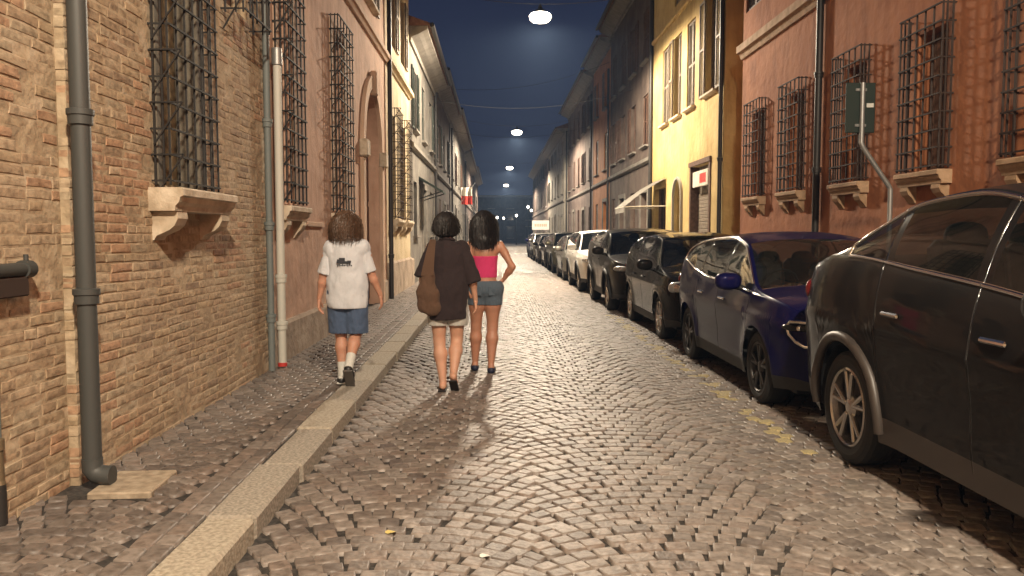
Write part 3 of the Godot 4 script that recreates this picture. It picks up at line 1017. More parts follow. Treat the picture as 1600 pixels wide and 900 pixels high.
func house(called: String, label: String, s: float, X: float, d0: float, d1: float, h: float, wallm: Material, shm: Material, bays: int, sd: int, ground_kind: String, cornice_y := 0.0) -> Node3D:
	var r := RandomNumberGenerator.new()
	r.seed = sd
	var t := thing(called, label, "house")
	var ops := []
	var wins := []
	var step := (d1 - d0) / bays
	var storeys := [4.6] if h < 8.8 else [4.6, 7.5]
	for b in bays:
		var m := d0 + step * (b + 0.5)
		for y in storeys:
			var k := [m - 0.5, m + 0.5, y, minf(y + 1.75, h - 0.7)]
			ops.append(k)
			wins.append([k, ["closed", "open", "half", "closed"][r.randi() % 4]])
		if (b + sd) % 2 == 0:
			var k := [m - 0.65, m + 0.65, WALK, 2.9 + r.randf() * 0.3]
			ops.append(k)
			wins.append([k, "door"])
		else:
			var k := [m - 0.5, m + 0.5, 1.5, 3.1]
			ops.append(k)
			wins.append([k, ["glass", "closed"][r.randi() % 2]])
	facade(t, X, s, d0, d1, 0, h, ops, wallm, 0.22)
	for q in wins:
		var k: Array = q[0]
		if q[1] == "door":
			var mb := MB.new()
			wallbox(mb, X, s, -0.24, -0.18, k[0], k[1], k[2], k[3])
			var door := add("door", mb, shm, t)
			for e in 2:
				for j in 3:
					mb = MB.new()
					wallbox(mb, X, s, -0.178, -0.155, lerpf(k[0], k[1], e * 0.5) + 0.08, lerpf(k[0], k[1], e * 0.5 + 0.5) - 0.08, k[2] + 0.15 + j * 0.9, k[2] + 0.92 + j * 0.9, 0.01)
					add("panel", mb, shm, door)
			mb = MB.new()
			wallbox(mb, X, s, 0.002, 0.05, k[0] - 0.16, k[0] - 0.002, k[2], k[3] + 0.16)
			wallbox(mb, X, s, 0.002, 0.05, k[1] + 0.002, k[1] + 0.16, k[2], k[3] + 0.16)
			wallbox(mb, X, s, 0.002, 0.05, k[0] - 0.002, k[1] + 0.002, k[3] + 0.002, k[3] + 0.16)
			add("surround", mb, M.far_trim, door)
		else:
			var w := window(t, X, s, k, q[1], shm)
			moulding("sill", w, X, s, k[0] - 0.12, k[1] + 0.12, k[2], [[-0.05, 0], [0.12, 0], [0.12, -0.05], [-0.05, -0.09]], M.far_trim)
	moulding("plinth", t, X, s, d0 + 0.01, d0 + step * 0.5 - 0.85, 0, [[0.0, 0], [0.05, 0], [0.05, 0.8], [0.02, 0.85], [0.0, 0.85]], M.plinth)
	moulding("string_course", t, X, s, d0 + 0.01, d1 - 0.01, 3.95, [[0, 0], [0.06, 0], [0.12, 0.06], [0.12, 0.16], [0.06, 0.2], [0, 0.22]], M.far_trim)
	eaves(t, X, s, d0, d1, h, 0.55, M.far_trim)
	rebase(t, P(X, 0, (d0 + d1) * 0.5))
	return t

func right_side() -> void:
	# --- the long orange house
	var t := thing("orange_house", "long orange plastered house with caged windows on carved sills", "house")
	var X := RIGHT
	var mids := [-3.0, 1.1, 3.3, 5.45, 7.5, 9.58, 11.62, 13.9, 15.9]
	var ops := []
	for m in mids:
		ops.append([m - 0.33, m + 0.33, 2.28, 3.95])
	var ups := []
	for m in [1.1, 5.55, 9.9, 14.3, 16.35]:
		ups.append([m - 0.5, m + 0.5, 6.1, 8.0])
	facade(t, X, -1.0, -14.0, 17.0, 0, 10.0, ops + ups, M.orange, 0.3)
	for i in ops.size():
		var k: Array = ops[i]
		var w := window(t, X, -1.0, k, "boards", M.shutter_brown if i != 4 else M.oak_tan, 0.2)
		if i > 1:
			grille(w, X, -1.0, k[0] - 0.14, k[1] + 0.14, k[2], k[3] + 0.2, 0.15, 6, 10, 0.0125, M.rust_iron)
		carved_sill(w, X, -1.0, k[0] - 0.17, k[1] + 0.17, k[2] - 0.02, M.sill_tan, 0.17)
	for k in ups:
		window(t, X, -1.0, k, "closed", M.shutter_brown)
	moulding("string_course", t, X, -1.0, -13.9, 12.68, 5.18, [[0, 0], [0.05, 0], [0.09, 0.1], [0.15, 0.12], [0.15, 0.26], [0.06, 0.32], [0, 0.34]], M.sill_tan)
	moulding("string_course", t, X, -1.0, 12.92, 16.99, 5.18, [[0, 0], [0.05, 0], [0.09, 0.1], [0.15, 0.12], [0.15, 0.26], [0.06, 0.32], [0, 0.34]], M.sill_tan)
	eaves(t, X, -1.0, -14.0, 17.0, 10.0, 0.6, M.stone)
	rebase(t, P(X, 0, 8.0))
	# --- the yellow house
	t = thing("yellow_house", "bright yellow house with grey shutters, arched white door and roller shuttered shop", "house")
	var uw := [[19.0, 20.0, 4.95, 7.3], [21.1, 22.0, 4.9, 7.2], [22.65, 23.6, 4.9, 7.2], [24.3, 25.2, 4.9, 7.2]]
	var uh := [[19.3, 20.1, 8.1, 9.4], [22.8, 23.6, 8.1, 9.4]]
	var shop := [19.45, 21.35, WALK, 3.3]
	var ad := [22.35, 23.35, 0.0, 3.1]
	var sd := [24.55, 26.2, WALK, 3.0]
	facade(t, X, -1.0, 18.35, 26.7, 0, 10.6, uw + uh + [shop, ad, sd], M.yellow, 0.22)
	for i in uw.size():
		var w := window(t, X, -1.0, uw[i], ["open", "closed", "half", "closed"][i], M.shutter_grey)
		moulding("sill", w, X, -1.0, uw[i][0] - 0.1, uw[i][1] + 0.1, uw[i][2], [[-0.05, 0], [0.12, 0], [0.12, -0.05], [-0.05, -0.09]], M.stone)
	for k in uh:
		window(t, X, -1.0, k, "closed", M.shutter_grey)
	var mb := MB.new()
	wallbox(mb, X, -1.0, -0.24, -0.2, shop[0], shop[1], shop[2], shop[3])
	var rs := add("roller_shutter", mb, M.shutter_grey, t)
	var y := 0.2
	while y < 2.55:
		mb = MB.new()
		wallbox(mb, X, -1.0, -0.199, -0.17, shop[0] + 0.1, shop[1] - 0.1, y, y + 0.085, 0.01)
		add("slat", mb, M.shutter_grey, rs)
		y += 0.092
	mb = MB.new()
	wallbox(mb, X, -1.0, -0.199, 0.03, shop[0] - 0.08, shop[0] + 0.06, shop[2], shop[3])
	wallbox(mb, X, -1.0, -0.199, 0.03, shop[1] - 0.06, shop[1] + 0.08, shop[2], shop[3])
	wallbox(mb, X, -1.0, -0.199, 0.06, shop[0] - 0.1, shop[1] + 0.1, shop[3] + 0.002, shop[3] + 0.12)
	add("shop_frame", mb, M.shutter_brown, t)
	arch_door(t, X, -1.0, ad, 2.6, M.yellow, M.pale_plaster, M.pale_plaster, 0.07)
	mb = MB.new()
	wallbox(mb, X, -1.0, -0.24, -0.2, sd[0], sd[1], sd[2], sd[3])
	var dr := add("shop_window", mb, M.glass_dark, t)
	mb = MB.new()
	for d in [sd[0], (sd[0] + sd[1]) * 0.5 - 0.03, sd[1] - 0.06]:
		wallbox(mb, X, -1.0, -0.199, -0.13, d + 0.003, d + 0.057, sd[2], sd[3])
	add("frame", mb, M.shutter_brown, dr)
	moulding("string_course", t, X, -1.0, 18.4, 26.68, 7.72, [[0, 0], [0.05, 0], [0.08, 0.05], [0.08, 0.12], [0, 0.14]], M.yellow)
	eaves(t, X, -1.0, 18.35, 26.7, 10.6, 0.5, M.stone)
	rebase(t, P(X, 0, 22.5))
	# set-back link between the orange and the yellow house
	t = thing("set_back_house", "narrow ochre house front set back between the orange and the yellow house", "house")
	facade(t, X + 0.55, -1.0, 17.02, 18.33, 0, 9.4, [[17.25, 18.1, WALK, 2.6]], M.yellow, 0.2, 5.0)
	mb = MB.new()
	wallbox(mb, X + 0.55, -1.0, -0.22, -0.16, 17.25, 18.1, WALK, 2.6)
	add("door", mb, M.door_wood, t)
	rebase(t, P(X, 0, 17.6))
	# --- farther houses
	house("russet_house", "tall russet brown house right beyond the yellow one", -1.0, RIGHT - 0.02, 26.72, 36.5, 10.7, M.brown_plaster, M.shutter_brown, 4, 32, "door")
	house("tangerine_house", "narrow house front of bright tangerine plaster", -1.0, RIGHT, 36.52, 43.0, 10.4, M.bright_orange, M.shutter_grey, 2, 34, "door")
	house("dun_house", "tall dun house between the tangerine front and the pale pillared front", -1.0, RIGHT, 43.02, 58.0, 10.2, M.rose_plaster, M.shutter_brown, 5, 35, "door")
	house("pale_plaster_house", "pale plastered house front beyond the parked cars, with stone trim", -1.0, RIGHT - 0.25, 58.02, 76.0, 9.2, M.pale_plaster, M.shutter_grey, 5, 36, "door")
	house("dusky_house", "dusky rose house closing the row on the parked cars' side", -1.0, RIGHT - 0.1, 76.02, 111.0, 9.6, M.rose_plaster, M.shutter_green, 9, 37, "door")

func street_end() -> void:
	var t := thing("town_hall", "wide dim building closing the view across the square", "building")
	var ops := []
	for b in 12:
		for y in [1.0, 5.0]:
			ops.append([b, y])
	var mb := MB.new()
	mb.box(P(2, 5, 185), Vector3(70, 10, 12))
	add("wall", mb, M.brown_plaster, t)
	for k in ops:
		mb = MB.new()
		mb.box(P(-22 + k[0] * 4.2, k[1] + 1.2, 178.95), Vector3(1.3, 2.4, 0.2))
		var w := add("window", mb, M.glass_dark, t)
		mb = MB.new()
		mb.box(P(-22 + k[0] * 4.2, k[1] - 0.08, 178.9), Vector3(1.7, 0.14, 0.4))
		mb.box(P(-22 + k[0] * 4.2, k[1] + 2.5, 178.9), Vector3(1.7, 0.18, 0.4))
		add("frame", mb, M.stone, w)
	mb = MB.new()
	mb.box(P(2, 10.2, 184.8), Vector3(71.5, 0.4, 13.4))
	add("cornice", mb, M.stone, t)
	rebase(t, P(2, 0, 185))
	# lamp posts of the square
	for q in [[777, 341], [787, 342], [807, 338], [825, 325], [830, 330]]:
		var d: float = {777: 138.0, 787: 150.0, 807: 132.0, 825: 124.0, 830: 140.0}[q[0]]
		var x: float = (q[0] - 775.0) / F * d
		var h: float = 1.5 + (368.0 - q[1]) / F * d
		var p := thing("square_lamp", "small bright lamp post on the square at the street's end", "lamp post", "lamp posts on the square", P(x, -0.03, d))
		mb = MB.new()
		mb.lathe([[0.12, 0.0], [0.12, 0.4], [0.06, 0.5], [0.04, h - 0.05]], 10)
		add("pole", mb, M.iron, p)
		mb = MB.new()
		mb.lathe([[0.0, h - 0.1], [0.12, h - 0.02], [0.2, h + 0.15], [0.16, h + 0.3], [0.0, h + 0.36]], 12)
		add("lamp_glass", mb, M.lamp_glass, p)
		var l := OmniLight3D.new()
		l.name = "lamp_light"
		p.add_child(l)
		l.position = Vector3(0, h + 0.1, 0)
		l.light_color = Color(1.0, 0.93, 0.82)
		l.light_energy = 6.0
		l.light_size = 0.2
		l.omni_range = 60.0
		l.omni_attenuation = 2.0
		l.shadow_enabled = true

# ---------------------------------------------------------------- cars
# u runs from the nose (0) to the tail (L); cars point their nose at +z
func paint(called: String, r: float, g: float, b: float, metal := 0.35, rough := 0.28) -> StandardMaterial3D:
	var m := mat(called, r, g, b, rough, metal)
	m.clearcoat_enabled = true
	m.clearcoat = 0.45
	m.metallic_specular = 0.1
	m.clearcoat_roughness = 0.04
	return m

func car_half(D: Dictionary, u: float, y: float, B: float) -> float:
	# half width of the lower body
	var L: float = D.L
	var nose: float = clampf(1.0 - u / D.nose, 0, 1)
	var tail: float = clampf(1.0 - (L - u) / D.tail, 0, 1)
	var w: float = D.W * 0.5 * (1.0 - D.nosein * (1.0 - sqrt(1.0 - 0.97 * nose * nose)) - D.tailin * (1.0 - sqrt(1.0 - 0.97 * tail * tail)))
	var t := clampf((y - D.sill) / maxf(B - D.sill, 0.05), 0, 1)
	w -= 0.07 * pow(1.0 - t, 2.6)
	w -= 0.055 * pow(clampf((t - 0.62) / 0.38, 0, 1), 2.0)
	# swage line and wheel-arch haunches
	var cy: float = D.crease + 0.03 * u / L
	w += 0.013 * clampf(1.0 - absf(y - cy) / 0.05, 0, 1)
	w -= 0.012 * exp(-pow((y - D.crease + 0.25) / 0.12, 2.0))
	for c in D.axles:
		var q := Vector2(u - c, y - D.r).length()
		w += 0.022 * exp(-pow((q - D.arch) / 0.09, 2.0)) if q > D.arch - 0.02 else 0.0
	for g in D.gaps:
		if absf(u - g) < 0.003 and y > D.sill + 0.1:
			w -= 0.01
	return w

func car(called: String, label: String, d0: float, xleft: float, D: Dictionary) -> Node3D:
	var L: float = D.L
	var W: float = D.W
	var xc := xleft + W * 0.5
	var t := thing(called, label, "car", "cars parked nose to tail along the street", P(xc, 0, d0 + L * 0.5))
	var nu: int = D.get("res", 70)
	var us := []
	for k in nu + 1:
		us.append(L * k / nu)
	for c in D.axles:
		for k in 25:
			us.append(c + (D.arch + 0.0005) * cos(PI * k / 24.0))
	for g in D.gaps:
		us.append_array([g - 0.012, g - 0.004, g, g + 0.004, g + 0.012])
	for p in D.pillars:
		us.append_array([p[0], p[1]])
	us.append_array([0.006, 0.015, 0.03, 0.05, 0.08, 0.11, L - 0.006, L - 0.015, L - 0.03, L - 0.05, L - 0.08, L - 0.11, D.screen[0], D.screen[1], D.back[0], D.back[1]])
	us.sort()
	var cols := []
	for u in us:
		if u >= 0.0 and u <= L and (cols.is_empty() or u - cols[-1] > 0.002):
			cols.append(u)
	var NS := 16
	var gh := [0.045, 0.075, 0.25, 0.45, 0.65, 0.82, 0.93, 0.965, 1.0]
	var tp := [0.985, 0.955, 0.8, 0.6, 0.4, 0.2, 0.0]
	var rows := NS + 1 + gh.size() + tp.size()
	var g0 := NS                   # first greenhouse row
	var t0 := NS + gh.size()       # first top row
	var V := []
	var H := []
	for u in cols:
		var T := curve_at(D.top, u)
		var B := minf(curve_at(D.belt, u), T - 0.065)
		var R := maxf(B + 0.012, T - D.crown)
		var bot: float = D.sill + 0.06 * clampf(1.0 - u / 0.5, 0, 1) + 0.08 * clampf(1.0 - (L - u) / 0.5, 0, 1)
		for c in D.axles:
			var q: float = absf(u - c)
			if q < D.arch:
				bot = maxf(bot, D.r + sqrt(D.arch * D.arch - q * q))
		var sec := []
		for k in NS + 1:
			var y := lerpf(bot, B, pow(k / float(NS), 0.9))
			sec.append(Vector3(-car_half(D, u, y, B), y, L * 0.5 - u))
		var wb: float = -sec[-1].x
		var wr = wb - 0.015 - D.tumble * (R - B)
		for q in gh:
			var y := lerpf(B, R, q)
			var w: float = lerpf(wb - 0.008, wr, q) + 0.05 * (R - B) * sin(PI * q)
			sec.append(Vector3(-w, y, L * 0.5 - u))
		for q in tp:
			sec.append(Vector3(-wr * q, R + (T - R) * (1.0 - pow(q, 2.6)), L * 0.5 - u))
		V.append(sec)
		H.append(R - B)
	# smooth normals
	var N := []
	for i in cols.size():
		var ns := []
		for j in rows:
			var a: Vector3 = V[maxi(i - 1, 0)][j] - V[mini(i + 1, cols.size() - 1)][j]
			var b: Vector3 = V[i][mini(j + 1, rows - 1)] - V[i][maxi(j - 1, 0)]
			if j == rows - 1:
				b = Vector3(1, 0, 0) * 0.01
			var n := b.cross(a)
			n = n.normalized() if n.length() > 1e-9 else Vector3.UP
			var mid := Vector3(0, 0.55, V[i][j].z)
			if n.dot(V[i][j] - mid) < 0:
				n = -n
			ns.append(n)
		N.append(ns)
	var parts := {}
	var hl: Array = D.headlight
	var tl: Array = D.taillight
	for side in [1.0, -1.0]:
		var f := Vector3(side, 1, 1)
		for i in cols.size() - 1:
			var u: float = (cols[i] + cols[i + 1]) * 0.5
			for j in rows - 1:
				var y: float = (V[i][j].y + V[i + 1][j + 1].y) * 0.5
				var part := "body"
				if j < g0:
					if j < 2 and y < D.sill + 0.3:
						var seg := 0
						for c in D.axles:
							seg += 1 if u > c else 0
						part = "side_skirt|%d|%d" % [seg, side]
					else:
						for k in D.gaps.size() - 1:
							if u > D.gaps[k] and u < D.gaps[k + 1]:
								part = "door|%d|%d" % [k, side]
						for k in D.gaps.size():
							if absf(u - D.gaps[k]) < 0.0045 and y > D.sill + 0.1:
								part = "door_gap|%d|%d" % [k, side]
				elif j < t0:
					var tall: bool = H[i] > 0.07 and H[i + 1] > 0.07 and u > D.screen[0] and u < D.back[1]
					if tall:
						var q := j - g0
						if q == 1 or q == 7:
							part = "window_trim|%d|%d" % [q, side]
						elif q >= 2 and q < 7:
							part = "side_window"
							var pane := 0
							for p in D.pillars:
								if u > p[1]:
									pane += 1
								elif u > p[0]:
									part = "pillar|%d|%d" % [pane, side]
							if part == "side_window":
								part = "side_window|%d|%d" % [pane, side]
				else:
					if u > D.screen[0] and u < D.screen[1] - 0.02 and j > t0 + 1:
						part = "windscreen"
					elif u > D.back[0] + 0.03 and u < D.back[1] and j > t0 + 1:
						part = "rear_window"
					elif u < D.screen[0] - 0.02:
						part = "bonnet"
				if not parts.has(part):
					parts[part] = MB.new()
				parts[part].quads(V[i][j] * f, V[i + 1][j] * f, V[i + 1][j + 1] * f, V[i][j + 1] * f, N[i][j] * f, N[i + 1][j] * f, N[i + 1][j + 1] * f, N[i][j + 1] * f)
		# nose and tail closed by a bowed face
		for e in [0, cols.size() - 1]:
			var sgn := 1.0 if e == 0 else -1.0
			var steps := [1.0, 0.97, 0.9, 0.8, 0.7, 0.6, 0.45, 0.3, 0.15, 0.0]
			var grid := []
			for j in rows:
				var line := []
				for q in steps:
					var p: Vector3 = V[e][j]
					var yy: float = clampf((p.y - V[e][0].y) / (V[e][rows - 1].y - V[e][0].y), 0, 1)
					var bow: float = D.bow * (1.0 - q * q) * (0.35 + 0.65 * sin(PI * clampf(yy * 0.9 + 0.05, 0, 1)))
					line.append(Vector3(p.x * q, p.y, p.z + sgn * bow))
				grid.append(line)
			for j in rows - 1:
				for k in steps.size() - 1:
					var y: float = (grid[j][k].y + grid[j + 1][k].y) * 0.5
					var q: float = (steps[k] + steps[k + 1]) * 0.5
					var part := "body"
					if e == 0:
						if y > D.grille[0] and y < D.grille[1] and q < D.grille[2]:
							part = "grille"
						elif y < D.sill + 0.2:
							part = "lower_grille"
					else:
						if y < D.sill + 0.25:
							part = "lower_grille"
					if not parts.has(part):
						parts[part] = MB.new()
					var nn := []
					for jj in [j, j + 1]:
						for kk in [k, k + 1]:
							var a: Vector3 = grid[mini(jj + 1, rows - 1)][kk] - grid[maxi(jj - 1, 0)][kk]
							var b: Vector3 = grid[jj][mini(kk + 1, steps.size() - 1)] - grid[jj][maxi(kk - 1, 0)]
							if kk == steps.size() - 1:
								b = Vector3(1, 0, 0)
							var n := a.cross(b)
							n = n.normalized() if n.length() > 1e-9 else Vector3(0, 0, sgn)
							if n.z * sgn < 0:
								n = -n
							nn.append(n * f)
					parts[part].quads(grid[j][k] * f, grid[j][k + 1] * f, grid[j + 1][k + 1] * f, grid[j + 1][k] * f, nn[0], nn[1], nn[3], nn[2])
	var mats := {"body": D.paint, "door": D.paint, "bonnet": D.paint, "side_skirt": D.get("skirt", M.car_plastic), "window_trim": M.car_chrome if D.chrome else M.car_black, "pillar": M.car_black, "side_window": M.car_glass, "windscreen": M.car_glass, "rear_window": M.car_glass, "headlight": M.car_lens, "tail_light": M.car_red, "door_gap": M.car_plastic, "grille": M.car_plastic, "lower_grille": M.car_plastic}
	var nodes := {}
	for p in parts:
		var kind: String = p.split("|")[0]
		nodes[p] = add(kind, parts[p], mats[kind], t)
	# floor pan
	var mb := MB.new()
	mb.box(Vector3(0, D.sill + 0.05, 0), Vector3(W * 0.82, 0.1, L * 0.9))
	add("floor_pan", mb, M.car_plastic, t)
	# wheels and the dark wells round them
	for c in D.axles:
		for side in [-1.0, 1.0]:
			wheel(t, Vector3(side * (W * 0.5 - 0.035), D.r, L * 0.5 - c), side, D)
			mb = MB.new()
			var x1: float = side * (W * 0.5 - 0.055)
			var x0: float = side * (W * 0.5 - 0.36)
			for k in 20:
				var a := PI * (k / 20.0 * 1.1 - 0.05)
				var b := PI * ((k + 1) / 20.0 * 1.1 - 0.05)
				var pa := Vector3(0, D.r + sin(a) * D.arch, L * 0.5 - c + cos(a) * D.arch)
				var pb := Vector3(0, D.r + sin(b) * D.arch, L * 0.5 - c + cos(b) * D.arch)
				mb.quad(pa + Vector3(x0, 0, 0), pb + Vector3(x0, 0, 0), pb + Vector3(x1, 0, 0), pa + Vector3(x1, 0, 0), -Vector3(0, sin(a), cos(a)))
				mb.flat(Vector3(x0, D.r, L * 0.5 - c), pa + Vector3(x0, 0, 0), pb + Vector3(x0, 0, 0), Vector3(side, 0, 0))
			add("wheel_well", mb, M.car_plastic, t)
			if D.get("cladding", false):
				mb = MB.new()
				var ring := []
				for k in 21:
					var a := PI * (k / 20.0 * 1.08 - 0.04)
					var yy: float = maxf(D.r + sin(a) * (D.arch + 0.035), D.sill + 0.02)
					var uu: float = c - cos(a) * (D.arch + 0.035)
					var BB := minf(curve_at(D.belt, uu), curve_at(D.top, uu) - 0.065)
					ring.append(Vector3(side * (car_half(D, uu, yy, BB) + 0.004), yy, L * 0.5 - uu))
				mb.tube(ring, 0.036, 6)
				add("arch_trim", mb, D.get("clad", M.car_plastic), t)
	# lamps set into the corners: hl and tl are [yaw, height, half width, half height, half depth]
	for side in [-1.0, 1.0]:
		for e in [0, 1]:
			var q: Array = [hl, tl][e]
			var uu: float = 0.09 if e == 0 else L - 0.09
			var BB := minf(curve_at(D.belt, uu), curve_at(D.top, uu) - 0.065)
			var ww := car_half(D, uu, minf(q[1], BB), BB)
			var yaw: float = side * q[0] if e == 0 else PI - side * q[0]
			var nn := Vector3(sin(yaw), 0, cos(yaw))
			mb = MB.new()
			ellipsoid(mb, Vector3.ZERO, Vector3(q[2], q[3], q[4]), 2.6)
			var lo := add("headlight" if e == 0 else "tail_light", mb, D.get("lens", M.car_lens) if e == 0 else M.car_red, t, Vector3(side * ww, q[1], L * 0.5 - uu) - nn * (q[4] - 0.018))
			lo.rotation.y = yaw
			if e == 0:
				mb = MB.new()
				ellipsoid(mb, Vector3(0, 0, q[4] * 0.72), Vector3(q[3] * 0.72, q[3] * 0.72, q[4] * 0.36), 2.2)
				add("projector", mb, M.car_chrome, lo)
	# bright strip round the side windows
	if D.chrome:
		for side in [-1.0, 1.0]:
			var low := []
			var high := []
			for i in cols.size():
				if H[i] > 0.07 and cols[i] > D.screen[0] and cols[i] < D.back[1]:
					low.append(V[i][g0 + 1] * Vector3(-side, 1, 1) + Vector3(side * 0.006, 0, 0))
					high.append(V[i][g0 + 8] * Vector3(-side, 1, 1) + Vector3(side * 0.004, 0, 0))
			high.reverse()
			mb = MB.new()
			mb.tube(low + high, 0.011, 6)
			add("chrome_strip", mb, M.car_chrome, t)
	# mirrors and handles
	for side in [-1.0, 1.0]:
		var um: float = D.screen[0] + 0.42
		var bm := curve_at(D.belt, um)
		var wm := car_half(D, um, bm - 0.01, bm)
		mb = MB.new()
		ellipsoid(mb, Vector3(side * (wm + 0.13), bm + 0.075, L * 0.5 - um), Vector3(0.125, 0.085, 0.085), 2.8)
		var mi := add("mirror", mb, D.get("mirror", D.paint), t)
		mb = MB.new()
		mb.tube([Vector3(side * (wm - 0.04), bm + 0.0, L * 0.5 - um), Vector3(side * (wm + 0.08), bm + 0.03, L * 0.5 - um)], 0.03, 6)
		add("stalk", mb, M.car_plastic, mi)
		for k in D.gaps.size() - 1:
			var uh: float = D.gaps[k + 1] - 0.2
			var bh := curve_at(D.belt, uh)
			var yh: float = lerpf(D.crease, bh, 0.35)
			mb = MB.new()
			mb.cbox(Vector3(side * (car_half(D, uh, yh, bh) + 0.012), yh, L * 0.5 - uh), Vector3(0.022, 0.028, 0.2), 0.009)
			var hd := add("door_handle", mb, M.car_chrome if D.chrome else D.paint, nodes["door|%d|%d" % [k, side * -1]] if nodes.has("door|%d|%d" % [k, side * -1]) else t)
			hd.name = "door_handle"
	# seats and dashboard seen through the glass
	var floor_y: float = D.sill + 0.1
	var rs: float = D.screen[0]
	for q in [[rs + 1.15, -0.37], [rs + 1.15, 0.37], [rs + 2.0, -0.4], [rs + 2.0, 0.4], [rs + 2.0, 0.0]]:
		mb = MB.new()
		var h: float = curve_at(D.belt, q[0]) + 0.04 - floor_y
		var at := Vector3(q[1], floor_y, L * 0.5 - q[0])
		mb.cbox(at + Vector3(0, 0.18, 0.22), Vector3(0.46 if q[1] else 0.3, 0.22, 0.5), 0.06)
		mb.cbox(at + Vector3(0, 0.2 + h * 0.5, -0.06), Vector3(0.46 if q[1] else 0.3, h * 0.85, 0.14), 0.05, Basis(Vector3.RIGHT, -0.2))
		var seat := add("seat", mb, M.car_seat, t)
		mb = MB.new()
		ellipsoid(mb, at + Vector3(0, h + 0.13, -0.14), Vector3(0.13, 0.095, 0.055), 2.6)
		mb.tube([at + Vector3(0, h - 0.03, -0.13), at + Vector3(0, h + 0.1, -0.14)], 0.03, 6)
		add("headrest", mb, M.car_seat, seat)
	mb = MB.new()
	mb.cbox(Vector3(0, curve_at(D.belt, rs + 0.45) - 0.12, L * 0.5 - rs - 0.42), Vector3(W * 0.72, 0.2, 0.5), 0.06)
	add("dashboard", mb, M.car_plastic, t)
	mb = MB.new()
	var ring2 := []
	for k in 17:
		var a := TAU * k / 16.0
		ring2.append(Vector3(-0.37 + cos(a) * 0.18, curve_at(D.belt, rs + 0.6) + 0.0 + sin(a) * 0.17, L * 0.5 - rs - 0.72 + sin(a) * 0.07))
	mb.tube(ring2, 0.015, 6, false)
	add("steering_wheel", mb, M.car_plastic, t)
	# number plate on the nose
	mb = MB.new()
	mb.cbox(Vector3(0, D.sill + 0.28, L * 0.5 + D.bow + 0.012), Vector3(0.52, 0.11, 0.02), 0.004)
	add("number_plate", mb, M.white_paint, t)
	return t

func ellipsoid(mb: MB, at: Vector3, r: Vector3, power := 2.0) -> void:
	var nu := 14
	var nv := 9
	var pt := func(i, j):
		var a: float = TAU * i / nu
		var b: float = PI * (j / float(nv) - 0.5)
		var c := Vector3(cos(b) * cos(a), sin(b), cos(b) * sin(a))
		var k := pow(pow(absf(c.x), power) + pow(absf(c.y), power) + pow(absf(c.z), power), -1.0 / power)
		return c * k
	for i in nu:
		for j in nv:
			var q := [pt.call(i, j), pt.call(i + 1, j), pt.call(i + 1, j + 1), pt.call(i, j + 1)]
			var w := []
			var n := []
			for p in q:
				w.append(at + p * r)
				n.append((Vector3(signf(p.x) * pow(absf(p.x), power - 1.0), signf(p.y) * pow(absf(p.y), power - 1.0), signf(p.z) * pow(absf(p.z), power - 1.0)) / r).normalized())
			mb.quads(w[0], w[1], w[2], w[3], n[0], n[1], n[2], n[3])

var wheel_meshes := {}
func wheel(t: Node, at: Vector3, side: float, D: Dictionary) -> void:
	var key := "%.3f|%d|%d" % [D.r, D.spokes, int(D.get("silver", 1))]
	if not wheel_meshes.has(key):
		var r: float = D.r
		var rr: float = r * 0.70
		# built with the axle along +y, outer face at y = 0
		var ty := MB.new()
		ty.lathe([[rr - 0.005, -0.2], [rr, -0.215], [r - 0.03, -0.22], [r - 0.006, -0.2], [r, -0.17], [r, -0.05], [r - 0.006, -0.02], [r - 0.03, 0.0], [r - 0.06, 0.006], [rr + 0.012, 0.0], [rr, -0.012], [rr - 0.004, -0.03]], 40)
		for q in 3:
			ty.lathe([[r + 0.001, -0.07 - q * 0.035], [r - 0.006, -0.073 - q * 0.035], [r + 0.001, -0.076 - q * 0.035]], 40)
		var rim := MB.new()
		rim.lathe([[rr, -0.008], [rr - 0.012, 0.0], [rr - 0.022, -0.012], [rr - 0.03, -0.05], [rr - 0.035, -0.2]], 40)
		rim.lathe([[0.0, -0.012], [0.03, -0.014], [0.055, -0.022], [0.075, -0.035], [0.08, -0.07]], 20)
		var ns: int = D.spokes
		for k in ns:
			for e in ([-1.0, 1.0] if ns == 5 else [0.0]):
				var a := TAU * k / ns
				var b: float = a + e * 0.19
				var p := Vector3(cos(a) * 0.05, -0.03, sin(a) * 0.05)
				var q := Vector3(cos(b) * (rr - 0.02), -0.022, sin(b) * (rr - 0.02))
				var dir := (q - p).normalized()
				var bs := Basis(dir, Vector3.UP, dir.cross(Vector3.UP))
				rim.cbox((p + q) * 0.5, Vector3((q - p).length(), 0.035, 0.032 if ns == 5 else 0.036), 0.009, bs)
		var back := MB.new()
		back.lathe([[0.0, -0.1], [r * 0.5, -0.1], [r * 0.5, -0.085], [0.06, -0.085]], 28)
		wheel_meshes[key] = [ty.mesh(), rim.mesh(), back.mesh()]
	var m: Array = wheel_meshes[key]
	var o := put("wheel", m[0], M.car_tyre, t, at)
	o.rotation.z = -side * PI / 2
	o.rotation.y = 0.0
	put("rim", m[1], M.car_rim if D.get("silver", 1) else M.car_rim_dark, o)
	put("brake_disc", m[2], M.car_rim_dark, o)

